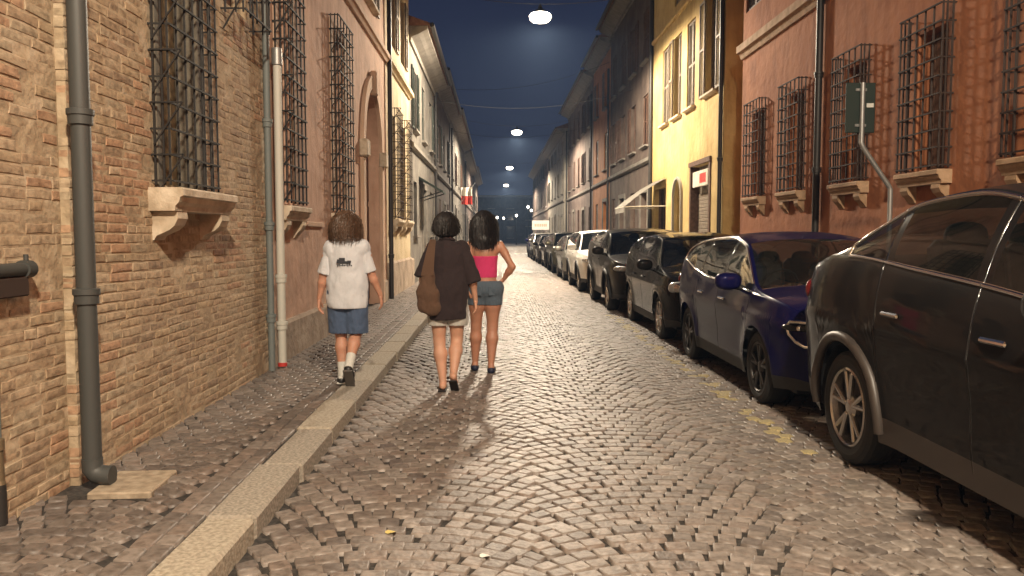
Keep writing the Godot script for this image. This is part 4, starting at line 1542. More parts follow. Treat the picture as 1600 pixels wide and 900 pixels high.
func cars() -> void:
	mat("car_plastic", 0.012, 0.012, 0.013, 0.6)
	mat("car_black", 0.008, 0.008, 0.009, 0.15)
	mat("car_chrome", 0.75, 0.74, 0.72, 0.14, 1.0)
	mat("car_tyre", 0.014, 0.014, 0.014, 0.75)
	mat("car_rim", 0.5, 0.48, 0.46, 0.25, 0.9)
	mat("car_rim_dark", 0.06, 0.06, 0.06, 0.4, 0.7)
	mat("car_red", 0.12, 0.01, 0.01, 0.12)
	var lens := mat("car_lens", 0.35, 0.35, 0.34, 0.08, 0.6)
	lens.clearcoat_enabled = true
	mat("car_seat", 0.02, 0.019, 0.018, 0.7)
	mat("car_taupe", 0.045, 0.036, 0.031, 0.45)
	var gl := mat("car_glass", 0.01, 0.012, 0.012, 0.02)
	gl.albedo_color.a = 0.58
	gl.transparency = BaseMaterial3D.TRANSPARENCY_ALPHA
	paint("paint_charcoal", 0.011, 0.0105, 0.011, 0.0, 0.35)
	M.paint_charcoal.clearcoat = 0.4
	paint("paint_blue", 0.006, 0.006, 0.045, 0.1, 0.3)
	M.paint_blue.clearcoat = 0.35
	paint("paint_black", 0.008, 0.008, 0.008, 0.0, 0.25)
	paint("paint_graphite", 0.021, 0.02, 0.019, 0.1, 0.3)
	paint("paint_white", 0.72, 0.7, 0.66, 0.0, 0.35)
	paint("paint_silver", 0.28, 0.27, 0.24, 0.7, 0.35)
	paint("paint_olive", 0.12, 0.11, 0.075, 0.4, 0.35)
	var suv := {"L": 4.75, "W": 1.94, "sill": 0.25, "r": 0.372, "arch": 0.435, "axles": [0.98, 3.80], "nose": 0.7, "tail": 0.6, "nosein": 0.26, "tailin": 0.2, "crease": 0.9, "bow": 0.12, "crown": 0.06, "tumble": 0.4,
		"top": [[0, 0.78], [0.12, 0.95], [0.5, 1.06], [1.25, 1.16], [1.75, 1.42], [2.2, 1.70], [2.75, 1.80], [3.2, 1.765], [3.6, 1.62], [3.9, 1.485], [4.2, 1.41], [4.5, 1.33], [4.66, 1.15], [4.75, 1.0]],
		"belt": [[0, 0.72], [0.5, 1.0], [1.3, 1.08], [2.0, 1.2], [3.0, 1.29], [3.9, 1.365], [4.75, 1.36]],
		"screen": [1.28, 2.2], "back": [3.45, 4.4], "gaps": [1.35, 2.42, 3.38], "pillars": [[2.36, 2.48], [3.3, 3.36]], "headlight": [0.75, 0.8, 0.2, 0.06, 0.08], "taillight": [0.75, 1.1, 0.17, 0.09, 0.07], "grille": [0.5, 0.8, 0.5], "chrome": true, "spokes": 5, "paint": M.paint_charcoal, "skirt": M.car_taupe, "cladding": true, "clad": M.car_taupe, "res": 90}
	var hatch := {"L": 4.12, "W": 1.8, "sill": 0.2, "r": 0.325, "arch": 0.37, "axles": [0.83, 3.42], "nose": 0.62, "tail": 0.5, "nosein": 0.25, "tailin": 0.18, "crease": 0.78, "bow": 0.13, "crown": 0.055, "tumble": 0.42,
		"top": [[0, 0.76], [0.06, 0.88], [0.14, 0.94], [0.45, 1.0], [1.0, 1.06], [1.5, 1.3], [1.85, 1.47], [2.4, 1.545], [3.1, 1.52], [3.6, 1.42], [3.85, 1.22], [4.0, 1.0], [4.12, 0.88]],
		"belt": [[0, 0.7], [0.15, 0.88], [0.45, 0.94], [1.0, 0.97], [1.8, 1.0], [2.6, 1.02], [3.2, 1.09], [3.7, 1.2], [4.12, 1.1]],
		"screen": [0.98, 1.85], "back": [3.5, 3.95], "gaps": [1.08, 2.12, 2.95], "pillars": [[2.06, 2.16], [2.92, 3.0]], "headlight": [0.8, 0.755, 0.17, 0.035, 0.07], "taillight": [0.7, 0.95, 0.15, 0.07, 0.06], "grille": [0.42, 0.68, 0.55], "chrome": true, "spokes": 5, "paint": M.paint_blue, "lens": M.car_black, "silver": 0, "res": 90}
	var c1 := car("charcoal_suv", "large charcoal SUV with chrome window line and silver five-spoke wheels", 1.37, 2.27, suv)
	var c2 := car("blue_hatchback", "dark blue hatchback with dark double-spoke wheels and a hooked chrome light strip", 6.25, 2.31, hatch)
	# hooked light strip on both front corners of the blue car
	var corner := func(side: float, u: float, q: float, y: float) -> Vector3:
		var B := minf(curve_at(hatch.belt, u), curve_at(hatch.top, u) - 0.065)
		var w := car_half(hatch, u, minf(y, B), B)
		return Vector3(side * (w * q + 0.006), y, hatch.L * 0.5 - u + hatch.bow * (1.0 - q * q) * 0.95 + 0.008)
	for side in [-1.0, 1.0]:
		for path in [[[0, 0.5, 0.775], [0, 0.9, 0.79], [0.03, 1, 0.80], [0.1, 1, 0.805], [0.17, 1, 0.8], [0.2, 1, 0.765], [0.17, 1, 0.7], [0.1, 1, 0.645], [0.04, 1, 0.615], [0, 0.92, 0.6], [0, 0.8, 0.595]]]:
			var mb := MB.new()
			var pts := []
			for k in path:
				pts.append(corner.call(side, k[0], k[1], k[2]))
			mb.tube(pts, 0.016, 8)
			add("light_strip", mb, M.car_chrome, c2)
	var b := hatch.duplicate(true)
	b.merge({"paint": M.paint_black, "lens": M.car_lens, "chrome": false, "L": 4.0, "axles": [0.8, 3.32], "headlight": [0.75, 0.78, 0.17, 0.085, 0.08], "top": [[0, 0.72], [0.12, 0.88], [0.45, 1.0], [0.95, 1.08], [1.4, 1.34], [1.72, 1.5], [2.3, 1.56], [3.1, 1.53], [3.6, 1.4], [3.8, 1.2], [3.9, 1.0], [4.0, 0.88]], "screen": [0.93, 1.72], "back": [3.5, 3.9], "silver": 1, "spokes": 8, "res": 70}, true)
	car("black_compact", "black compact car with big round-edged headlights, behind the blue hatchback", 10.75, 2.33, b)
	var s := suv.duplicate(true)
	s.merge({"paint": M.paint_graphite, "chrome": false, "L": 4.5, "W": 1.94, "axles": [0.9, 3.6], "r": 0.35, "arch": 0.41, "top": [[0, 0.86], [0.1, 1.0], [0.4, 1.07], [1.1, 1.15], [1.5, 1.42], [1.85, 1.6], [2.5, 1.66], [3.7, 1.62], [4.1, 1.5], [4.32, 1.2], [4.42, 1.05], [4.5, 0.95]], "screen": [1.08, 1.85], "back": [4.0, 4.4], "gaps": [1.2, 2.3, 3.25], "pillars": [[2.24, 2.36], [3.25, 3.35]], "headlight": [0.7, 0.86, 0.19, 0.055, 0.08], "grille": [0.55, 0.92, 0.62], "skirt": M.car_plastic, "clad": M.car_plastic, "res": 70}, true)
	car("graphite_suv", "boxy graphite SUV with black grille, parked beside the shop awning", 15.15, 2.2, s)
	var rows := [["white_suv", "white SUV, the only white car in the parked row", "paint_white", 20.7, s], ["silver_hatchback", "silver hatchback parked behind the white SUV", "paint_silver", 25.9, b], ["olive_car", "olive grey car parked behind the silver hatchback", "paint_olive", 31.0, s], ["dark_hatchback", "black hatchback between the olive car and a graphite hatchback", "paint_black", 36.4, b], ["grey_car", "graphite hatchback between the black hatchback and a silver SUV", "paint_graphite", 41.6, b], ["pale_car", "silver SUV parked behind the graphite hatchback", "paint_silver", 46.8, s], ["navy_suv", "blue SUV that ends the parked row by the white board", "paint_blue", 52.4, s]]
	for q in rows:
		var D: Dictionary = q[4].duplicate(true)
		D.paint = M[q[2]]
		D.res = 44
		car(q[0], q[1], q[3], 2.2 + jit(0.05), D)

# ---------------------------------------------------------------- street furniture
func street_things() -> void:
	# the big pipe at the brick corner
	drainpipe("thick dark grey cast drainpipe with collars on the brick corner", -2.265, 4.46, WALK, 9.4, 0.051, M.pipe_grey, [1.12, 2.1, 2.98, 4.2])
	drainpipe("slim grey green downpipe between the brick and the salmon house", LEFT + 0.05, 8.3, WALK, 9.4, 0.034, M.pipe_green, [0.6, 1.55, 2.6], false)
	var w := drainpipe("cream white pipe ending in a red cap beside the brick house", LEFT + 0.1, 8.52, WALK + 0.02, 3.3, 0.043, M.pipe_white, [0.5, 1.0], false)
	var mb := MB.new()
	mb.lathe([[0.0, -0.006], [0.049, -0.006], [0.049, 0.03], [0.043, 0.035]], 16)
	add("cap", mb, M.red_cap, w)
	mb = MB.new()
	mb.lathe([[0.045, 0.0], [0.054, 0.01], [0.054, 0.16], [0.05, 0.18], [0.0, 0.18]], 16, Transform3D(Basis(), Vector3(0, 3.15, 0)))
	add("top_cap", mb, M.galvanised, w)
	drainpipe("black downpipe where the salmon and the cream house meet", LEFT + 0.06, 17.8, WALK, 9.8, 0.05, M.pipe_dark, [1.0, 3.0], false)
	drainpipe("dark brown downpipe on the orange house between two caged windows", RIGHT - 0.07, 12.8, WALK, 9.9, 0.055, M.pipe_dark, [1.0, 2.5, 4.0], false)
	drainpipe("black downpipe on the near corner of the yellow house", RIGHT - 0.06, 18.42, WALK, 10.4, 0.05, M.pipe_dark, [1.2, 3.2], false)
	drainpipe("dark downpipe where the yellow and the russet house meet", RIGHT - 0.07, 26.71, WALK, 10.4, 0.06, M.pipe_dark, [1.2, 3.2], false)
	for q in [["grey house with the canopy meets the brown one", 31.42], ["brown house meets the pale one", 43.0], ["pale house meets the rose one", 62.0]]:
		drainpipe("thin dark downpipe where the " + q[0], LEFT + 0.05, q[1], WALK, 7.2, 0.05, M.pipe_dark, [], false).set_meta("group", "downpipes along the far houses")
	for q in [["russet house meets the tangerine one", 36.5], ["tangerine house meets the dun one", 43.0], ["dun house meets the pale trimmed one", 58.0]]:
		drainpipe("thin dark downpipe where the " + q[0], RIGHT - 0.12, q[1], WALK, 9.0, 0.05, M.pipe_dark, [], false).set_meta("group", "downpipes behind the parked cars")
	# gas pipe stub with its box, and the standing pipe below it
	var t := thing("gas_pipe", "horizontal grey gas pipe stub poking along the brick wall", "pipe", "", P(LEFT - 0.005, 1.33, 3.97))
	mb = MB.new()
	mb.tube([P(0, 0, -0.7), P(0, 0, 0.12)], 0.034, 14)
	add("pipe", mb, M.pipe_grey, t)
	mb = MB.new()
	mb.tube([P(0, 0, 0.1), P(0, 0.0, 0.17)], 0.045, 14)
	mb.tube([P(0, 0.02, 0.14), P(0, 0.075, 0.14)], 0.012, 8)
	add("end_cap", mb, M.pipe_grey, t)
	mb = MB.new()
	mb.cbox(P(-0.01, -0.085, -0.26), Vector3(0.06, 0.1, 0.78), 0.008)
	add("bracket_box", mb, M.rust_iron, t)
	t = thing("standpipe", "grey green standing pipe with brass tap joint at the wall's foot", "pipe", "", P(LEFT - 0.035, WALK, 3.86))
	mb = MB.new()
	mb.tube([Vector3(0, 0.42, 0), Vector3(0, 0.86, 0)], 0.022, 12)
	add("pipe", mb, M.pipe_green, t)
	mb = MB.new()
	mb.tube([Vector3(0, 0, 0), Vector3(0, 0.2, 0)], 0.034, 12)
	add("base", mb, M.pipe_dark, t)
	mb = MB.new()
	mb.lathe([[0.034, 0.2], [0.028, 0.22], [0.026, 0.36], [0.033, 0.37], [0.033, 0.42], [0.022, 0.43]], 12)
	add("joint", mb, M.brass, t)
	# road sign seen from behind, on a bent pole
	t = thing("road_sign", "dark back of a rectangular road sign on a bent galvanised pole", "road sign", "", P(4.95, WALK, 10.0))
	mb = MB.new()
	mb.tube([Vector3(0, 0, 0), Vector3(0, 1.98, 0), Vector3(-0.02, 2.02, 0), Vector3(-0.36, 2.5, 0), Vector3(-0.385, 2.56, 0), Vector3(-0.385, 3.3, 0)], 0.03, 14)
	add("pole", mb, M.galvanised, t)
	mb = MB.new()
	mb.cbox(Vector3(-0.39, 3.0, -0.05), Vector3(0.37, 0.62, 0.02), 0.006)
	var pn := add("panel", mb, M.sign_back, t)
	mb = MB.new()
	for y in [2.78, 3.22]:
		mb.cbox(Vector3(-0.39, y, -0.033), Vector3(0.14, 0.035, 0.02), 0.004)
	add("clamp", mb, M.galvanised, pn)
	mb = MB.new()
	mb.box(Vector3(-0.27, 3.03, -0.0385), Vector3(0.09, 0.05, 0.002))
	add("sticker", mb, M.sticker, pn)
	# shop sign, awning and meter boxes on the yellow house
	t = thing("shop_sign", "small white and red shop sign over the roller shutter", "sign", "", P(RIGHT + 0.02, 2.95, 20.4))
	mb = MB.new()
	mb.cbox(P(0, 0, 0), Vector3(0.06, 0.4, 1.5), 0.01)
	add("board", mb, M.white_paint, t)
	mb = MB.new()
	mb.box(P(-0.032, 0, -0.28), Vector3(0.003, 0.24, 0.62))
	add("red_print", mb, M.red_cap, t)
	t = thing("awning", "grey slanting shop awning over the pavement by the yellow house", "awning", "", P(RIGHT, 3.25, 25.4))
	mb = MB.new()
	var n := 14
	for k in n:
		var s0 := k / float(n)
		var s1 := (k + 1) / float(n)
		var a := P(-0.02 - 1.25 * s0, -0.85 * s0 + 0.05 * sin(PI * s0), 0)
		var b := P(-0.02 - 1.25 * s1, -0.85 * s1 + 0.05 * sin(PI * s1), 0)
		for o in [0.0, -0.012]:
			mb.quad(a + P(0, o, -0.95), b + P(0, o, -0.95), b + P(0, o, 0.95), a + P(0, o, 0.95), Vector3(-0.5, 1.0 if o == 0.0 else -1.0, 0))
	mb.box(P(-1.28, -0.95, 0), Vector3(0.012, 0.2, 1.9))
	add("cloth", mb, M.awning_cloth, t)
	mb = MB.new()
	for e in [-0.93, 0.93]:
		mb.tube([P(0, -0.85, e), P(-1.27, -0.87, e)], 0.018, 8)
	mb.tube([P(-1.27, -0.87, -0.95), P(-1.27, -0.87, 0.95)], 0.02, 8)
	add("frame", mb, M.white_paint, t)
	t = thing("meter_box", "grey meter box on the set-back ochre wall", "meter box", "", P(RIGHT + 0.5, 2.6, 17.7))
	mb = MB.new()
	mb.cbox(Vector3.ZERO, Vector3(0.1, 0.42, 0.34), 0.015)
	add("case", mb, M.galvanised, t)
	mb = MB.new()
	mb.tube([Vector3(0, 0.2, 0), Vector3(0, 1.1, 0)], 0.015, 8)
	mb.tube([Vector3(0, -0.2, 0), Vector3(0, -0.8, 0)], 0.03, 8)
	add("conduit", mb, M.pipe_dark, t)
	# dark awning over the door of the grey house
	t = thing("door_canopy", "small dark canopy over a door of the grey house", "canopy", "", P(LEFT - 0.03, 3.0, 26.0))
	mb = MB.new()
	mb.prism(PackedVector2Array([Vector2(0, 0.35), Vector2(0.75, -0.1), Vector2(0.75, -0.16), Vector2(0, 0.28)]), 1.6, Transform3D(Basis(Vector3.RIGHT, Vector3.UP, Vector3(0, 0, -1)), P(0, 0, -0.8)))
	add("roof", mb, M.sign_back, t)
	mb = MB.new()
	for e in [-0.7, 0.7]:
		mb.tube([P(0, -0.35, e), P(0.7, -0.12, e)], 0.018, 6)
	add("bracket", mb, M.iron, t)
	# flag on a slanting staff
	t = thing("flag", "white and red hanging flag on a slanting staff above the street", "flag", "", P(LEFT - 0.05, 3.4, 52.0))
	mb = MB.new()
	mb.tube([Vector3(0, 0, 0), Vector3(1.1, 1.5, 0)], 0.02, 8)
	add("staff", mb, M.galvanised, t)
	for q in [[0, M.white_paint], [1, M.red_cap]]:
		mb = MB.new()
		for k in 12:
			for o in [0.0, 0.006]:
				var a := 0.2 + 0.7 * k / 12.0
				var b := 0.2 + 0.7 * (k + 1) / 12.0
				var y0: float = 1.2 - q[0] * 0.55
				mb.quad(Vector3(a, y0 - 0.0, o + 0.06 * sin(a * 16.0)), Vector3(b, y0, o + 0.06 * sin(b * 16.0)), Vector3(b, y0 - 0.548, o + 0.06 * sin(b * 16.0 + 0.5)), Vector3(a, y0 - 0.548, o + 0.06 * sin(a * 16.0 + 0.5)), Vector3(0, 0, 1.0 if o > 0 else -1.0))
		add("white_band" if q[0] == 0 else "red_band", mb, q[1], t)
	# white board on posts beyond the cars
	t = thing("notice_board", "white rectangular board with faint pale orange print, above the parked cars", "sign", "", P(3.25, 0.0, 58.3))
	mb = MB.new()
	mb.cbox(Vector3(0, 2.25, 0), Vector3(1.25, 0.68, 0.06), 0.01)
	add("board", mb, M.board_white, t)
	mb = MB.new()
	for k in 7:
		mb.box(Vector3(-0.39 + k * 0.13, 2.25, 0.032), Vector3(0.09, 0.2, 0.003))
	add("print", mb, M.board_print, t)
	mb = MB.new()
	for e in [-0.5, 0.5]:
		mb.tube([Vector3(e, 0, -0.05), Vector3(e, 2.5, -0.05)], 0.03, 8)
	add("post", mb, M.galvanised, t)
	# wires slung between the houses
	for q in [[37.0, 8.2, 9.4], [45.0, 7.3, 7.6], [30.5, 6.6, 7.0]]:
		t = thing("wire", "thin dark wire slung across the street between the houses", "wire", "wires slung across the street", P(LEFT, q[1], q[0]))
		mb = MB.new()
		var pts := []
		for k in 17:
			var s := k / 16.0
			pts.append(Vector3((RIGHT - LEFT) * s, (q[2] - q[1]) * s - 0.5 * (1.0 - pow(2.0 * s - 1.0, 2.0)), 0))
		mb.tube(pts, 0.008, 5)
		add("strand", mb, M.cable, t)

# ---------------------------------------------------------------- people
# bones: [a, b, radius at a, radius at b, flattening in z]
func blob(mb: MB, bones: Array, cell: float, k: float, amp := 0.0, freq := 20.0, cuts := []) -> void:
	var lo := Vector3.INF
	var hi := -Vector3.INF
	for b in bones:
		var r := maxf(b[2], b[3])
		for p in [b[0], b[1]]:
			lo = lo.min(p - Vector3.ONE * r)
			hi = hi.max(p + Vector3.ONE * r)
	lo -= Vector3.ONE * (cell * 3.0 + amp)
	hi += Vector3.ONE * (cell * 3.0 + amp)
	var nx := int((hi.x - lo.x) / cell) + 2
	var ny := int((hi.y - lo.y) / cell) + 2
	var nz := int((hi.z - lo.z) / cell) + 2
	var f := PackedFloat32Array()
	f.resize(nx * ny * nz)
	f.fill(0.2)
	for b in bones:
		var a: Vector3 = b[0]
		var e: Vector3 = b[1] - b[0]
		var ra: float = b[2]
		var rb: float = b[3]
		var zs: float = b[4] if b.size() > 4 else 1.0
		var r := maxf(ra, rb) + k + cell * 3.0
		var l2 := maxf(e.length_squared(), 1e-9)
		var p0: Vector3 = (a.min(b[1]) - Vector3.ONE * r - lo) / cell
		var p1: Vector3 = (a.max(b[1]) + Vector3.ONE * r - lo) / cell
		for iz in range(maxi(0, int(p0.z)), mini(nz, int(p1.z) + 2)):
			for iy in range(maxi(0, int(p0.y)), mini(ny, int(p1.y) + 2)):
				var at := (iz * ny + iy) * nx
				for ix in range(maxi(0, int(p0.x)), mini(nx, int(p1.x) + 2)):
					var q := lo + Vector3(ix, iy, iz) * cell - a
					var t := clampf(q.dot(e) / l2, 0.0, 1.0)
					q -= e * t
					q.z *= zs
					var d := q.length() - lerpf(ra, rb, t)
					var o := f[at + ix]
					var h := maxf(k - absf(d - o), 0.0) / k
					f[at + ix] = minf(d, o) - h * h * k * 0.25
	if amp > 0.0 or cuts:
		for iz in nz:
			for iy in ny:
				for ix in nx:
					var i := (iz * ny + iy) * nx + ix
					var d := f[i]
					if d > -0.08 and d < 0.08:
						var p := lo + Vector3(ix, iy, iz) * cell
						if amp > 0.0:
							d += amp * grain.get_noise_3d(p.x * freq, p.y * freq * 0.6, p.z * freq)
						f[i] = d
					for c in cuts:
						var p := lo + Vector3(ix, iy, iz) * cell
						f[i] = maxf(f[i], (p - c[1]).dot(c[0]))
	# surface nets
	var idx := PackedInt32Array()
	idx.resize(nx * ny * nz)
	idx.fill(-1)
	var vs := PackedVector3Array()
	var ns := PackedVector3Array()
	var off := [0, 1, nx, nx + 1, nx * ny, nx * ny + 1, nx * ny + nx, nx * ny + nx + 1]
	var edges := [[0, 1], [2, 3], [4, 5], [6, 7], [0, 2], [1, 3], [4, 6], [5, 7], [0, 4], [1, 5], [2, 6], [3, 7]]
	var cor := [Vector3(0, 0, 0), Vector3(1, 0, 0), Vector3(0, 1, 0), Vector3(1, 1, 0), Vector3(0, 0, 1), Vector3(1, 0, 1), Vector3(0, 1, 1), Vector3(1, 1, 1)]
	for iz in nz - 1:
		for iy in ny - 1:
			var at := (iz * ny + iy) * nx
			for ix in nx - 1:
				var i := at + ix
				var v0 := f[i]
				if v0 > cell * 5.0 or v0 < -cell * 5.0:
					continue
				var inside := 0
				for o in off:
					if f[i + o] < 0.0:
						inside += 1
				if inside == 0 or inside == 8:
					continue
				var sum := Vector3.ZERO
				var n := 0
				for e in edges:
					var a := f[i + off[e[0]]]
					var b := f[i + off[e[1]]]
					if (a < 0.0) != (b < 0.0):
						sum += (cor[e[0]] as Vector3).lerp(cor[e[1]], a / (a - b))
						n += 1
				idx[i] = vs.size()
				vs.append(lo + (Vector3(ix, iy, iz) + sum / n) * cell)
				var g := Vector3(f[i + 1] + f[i + off[3]] + f[i + off[5]] + f[i + off[7]] - f[i] - f[i + off[2]] - f[i + off[4]] - f[i + off[6]], f[i + off[2]] + f[i + off[3]] + f[i + off[6]] + f[i + off[7]] - f[i] - f[i + 1] - f[i + off[4]] - f[i + off[5]], f[i + off[4]] + f[i + off[5]] + f[i + off[6]] + f[i + off[7]] - f[i] - f[i + 1] - f[i + off[2]] - f[i + off[3]])
				ns.append(g.normalized() if g.length() > 1e-9 else Vector3.UP)
	var steps := [1, nx, nx * ny]
	for iz in range(1, nz - 1):
		for iy in range(1, ny - 1):
			for ix in range(1, nx - 1):
				var i := (iz * ny + iy) * nx + ix
				if idx[i] < 0 and absf(f[i]) > cell * 5.0:
					continue
				for ax in 3:
					if (f[i] < 0.0) == (f[i + steps[ax]] < 0.0):
						continue
					var s1: int = steps[(ax + 1) % 3]
					var s2: int = steps[(ax + 2) % 3]
					var a := idx[i]
					var b := idx[i - s1]
					var c := idx[i - s1 - s2]
					var d := idx[i - s2]
					if a < 0 or b < 0 or c < 0 or d < 0:
						continue
					mb.quads(vs[a], vs[b], vs[c], vs[d], ns[a], ns[b], ns[c], ns[d])

func limb(a: Vector3, b: Vector3, c: Vector3, r0: float, r1: float, r2: float, bulge := 1.0) -> Array:
	# two segments with a muscle belly in the lower one
	var m := a.lerp(b, 0.4)
	var n := b.lerp(c, 0.32)
	return [[a, m, r0, r0 * 0.97], [m, b, r0 * 0.97, r1], [b, n, r1, r1 * 1.06 * bulge], [n, c, r1 * 1.06 * bulge, r2]]

func hand(mb: MB, wrist: Vector3, dir: Vector3, palm: Vector3, thumb: Vector3, size := 1.0, curl := 0.5) -> void:
	# dir: wrist to knuckles; palm: the way the palm faces; thumb: the side the thumb leaves from
	var b := []
	var k := wrist + dir * 0.085 * size
	b.append([wrist - dir * 0.03, wrist + dir * 0.02, 0.024 * size, 0.024 * size])
	for q in 4:
		var s := (1.5 - q) * 0.021 * size
		b.append([wrist + dir * 0.02 + thumb * s * 0.6, k + thumb * s, 0.016 * size, 0.0135 * size])
		var l: float = [0.068, 0.078, 0.072, 0.055][q] * size
		var d1 := (dir + palm * curl * 0.6).normalized()
		var d2 := (dir + palm * curl * 1.8).normalized()
		var p := k + thumb * s
		b.append([p, p + d1 * l * 0.5, 0.0105 * size, 0.0095 * size])
		b.append([p + d1 * l * 0.5, p + d1 * l * 0.5 + d2 * l * 0.55, 0.0095 * size, 0.008 * size])
	var tb := wrist + dir * 0.03 * size + thumb * 0.026 * size
	var td := (dir * 0.7 + thumb * 0.6 + palm * 0.35).normalized()
	b.append([tb, tb + td * 0.04 * size, 0.014 * size, 0.011 * size])
	b.append([tb + td * 0.04 * size, tb + td * 0.04 * size + (td + dir * 0.6).normalized() * 0.032 * size, 0.0105 * size, 0.009 * size])
	blob(mb, b, 0.0042, 0.006)

func head_shape(mb: MB, c: Vector3, s: float) -> void:
	# the figures look along -z
	var b := [[c + Vector3(0, 0.035, 0.015) * s, c + Vector3(0, 0.03, 0.03) * s, 0.083 * s, 0.083 * s], [c + Vector3(0, 0.02, -0.02) * s, c + Vector3(0, -0.06, -0.045) * s, 0.068 * s, 0.045 * s], [c + Vector3(0, -0.08, -0.055) * s, c + Vector3(0, -0.09, -0.06) * s, 0.028 * s, 0.026 * s], [c + Vector3(0, 0.0, -0.085) * s, c + Vector3(0, -0.03, -0.1) * s, 0.012 * s, 0.015 * s]]
	for e in [-1.0, 1.0]:
		b.append([c + Vector3(e * 0.075, 0.012, 0.012) * s, c + Vector3(e * 0.078, -0.022, 0.004) * s, 0.017 * s, 0.012 * s, 0.8])
		b.append([c + Vector3(e * 0.012, -0.058, -0.083) * s, c + Vector3(e * 0.018, -0.058, -0.08) * s, 0.011 * s, 0.008 * s])
	blob(mb, b, 0.006, 0.02)

func eyes(t: Node, c: Vector3, s: float) -> void:
	for e in [-1.0, 1.0]:
		var mb := MB.new()
		ellipsoid(mb, c + Vector3(e * 0.031, 0.008, -0.079) * s, Vector3.ONE * 0.011 * s)
		add("eye", mb, M.eye, t)

# strands of hair: tapered tubes that start on the scalp and follow a drop
func strands(mb: MB, c: Vector3, s: float, n: int, length: float, wave: float, spread: float, r0 := 0.006, rmax := 0.15) -> void:
	for k in n:
		var a := rng.randf() * TAU
		var el := asin(rng.randf_range(-0.15, 1.0))
		var o := Vector3(cos(el) * sin(a), sin(el), cos(el) * cos(a))
		if o.z < -0.25 and o.y < 0.75:
			continue
		var mid := c + Vector3(0, 0.03, 0.025) * s
		var er := Vector3(0.104, 0.108, 0.11) * s * rng.randf_range(0.98, 1.1)
		var p := mid + o * er
		var dir := (Vector3(o.x, 0, o.z) * (0.5 + spread) + Vector3(0, -0.35, 0.1)).normalized()
		var pts := [p]
		var rr := [r0 * 0.9]
		var seg := 8
		var ph := rng.randf() * TAU
		var l := length * rng.randf_range(0.7, 1.1)
		var lim := rmax * (rng.randf_range(0.82, 1.05) if k % 6 else rng.randf_range(1.0, 1.25))
		for i in seg:
			dir = (dir + Vector3(0, -0.3, 0) + Vector3(cos(ph + i * 1.9), 0.3 * sin(ph + i * 1.3), sin(ph + i * 1.9)) * wave * (1.0 if k % 6 else 1.6)).normalized()
			p += dir * l / seg
			var q := p - mid
			var w := q / er
			if w.length() < 1.0 and q.y > -0.02:
				p = mid + w.normalized() * er
			q = p - mid
			var rad := Vector2(q.x, q.z).length()
			if rad < 0.08 * s and q.y <= -0.02:
				p.x += q.x * (0.085 * s / maxf(rad, 0.01) - 1.0)
				p.z += q.z * (0.085 * s / maxf(rad, 0.01) - 1.0)
			elif rad > lim:
				p.x += q.x * (lim / rad - 1.0)
				p.z += q.z * (lim / rad - 1.0)
			pts.append(p)
			rr.append(r0 * (1.0 - 0.75 * (i + 1) / seg))
		mb.tube(pts, rr, 3, false)

func shoe(mb: MB, heel: Vector3, toe: Vector3, w: float, h: float) -> void:
	blob(mb, [[heel + Vector3(0, h * 0.5, 0), heel.lerp(toe, 0.45) + Vector3(0, h * 0.45, 0), w * 0.46, w * 0.5], [heel.lerp(toe, 0.45) + Vector3(0, h * 0.4, 0), toe + Vector3(0, h * 0.3, 0), w * 0.5, w * 0.4]], 0.008, 0.02)

func sleeve(mb: MB, a: Vector3, b: Vector3, far: float, r0: float, r1: float) -> void:
	var d := (b - a).normalized()
	blob(mb, [[a, a.lerp(b, far + 0.3), r0, r1 * 1.04]], 0.0105, 0.02, 0.009, 13.0, [[d, a.lerp(b, far)]])

func people() -> void:
	mat("skin_boy", 0.46, 0.235, 0.155, 0.55)
	mat("skin_fair", 0.52, 0.285, 0.19, 0.55)
	mat("skin_tan", 0.42, 0.2, 0.125, 0.5)
	for q in ["skin_boy", "skin_fair", "skin_tan"]:
		M[q].subsurf_scatter_enabled = true
		M[q].subsurf_scatter_strength = 0.15
	mat("eye", 0.5, 0.48, 0.45, 0.2)
	mat("hair_brown", 0.085, 0.045, 0.024, 0.5)
	mat("hair_dark", 0.014, 0.01, 0.008, 0.55)
	mat("hair_black", 0.016, 0.013, 0.013, 0.52)
	cloth("tee_white", 0.55, 0.56, 0.59)
	cloth("denim_blue", 0.055, 0.085, 0.15)
	cloth("denim_grey", 0.075, 0.1, 0.13)
	cloth("shirt_maroon", 0.02, 0.011, 0.012)
	cloth("pink_top", 0.55, 0.035, 0.135)
	cloth("shorts_pale", 0.42, 0.4, 0.36)
	cloth("canvas_brown", 0.085, 0.045, 0.026)
	cloth("sock_white", 0.55, 0.54, 0.5)
	mat("shoe_black", 0.015, 0.014, 0.014, 0.5)
	mat("sole_grey", 0.09, 0.08, 0.07, 0.8)
	mat("shoe_navy", 0.012, 0.016, 0.04, 0.6)
	mat("print_ink", 0.03, 0.032, 0.04, 0.8)
	boy()
	woman_in_shirt()
	woman_in_pink()

func cloth(called: String, r: float, g: float, b: float) -> void:
	var m := mat(called, r, g, b, 0.92)
	m.rim_enabled = true
	m.rim = 0.3
	m.normal_enabled = true
	m.normal_texture = M_bump(2.5)
	m.uv1_triplanar = true
	m.uv1_scale = Vector3.ONE * 6.0

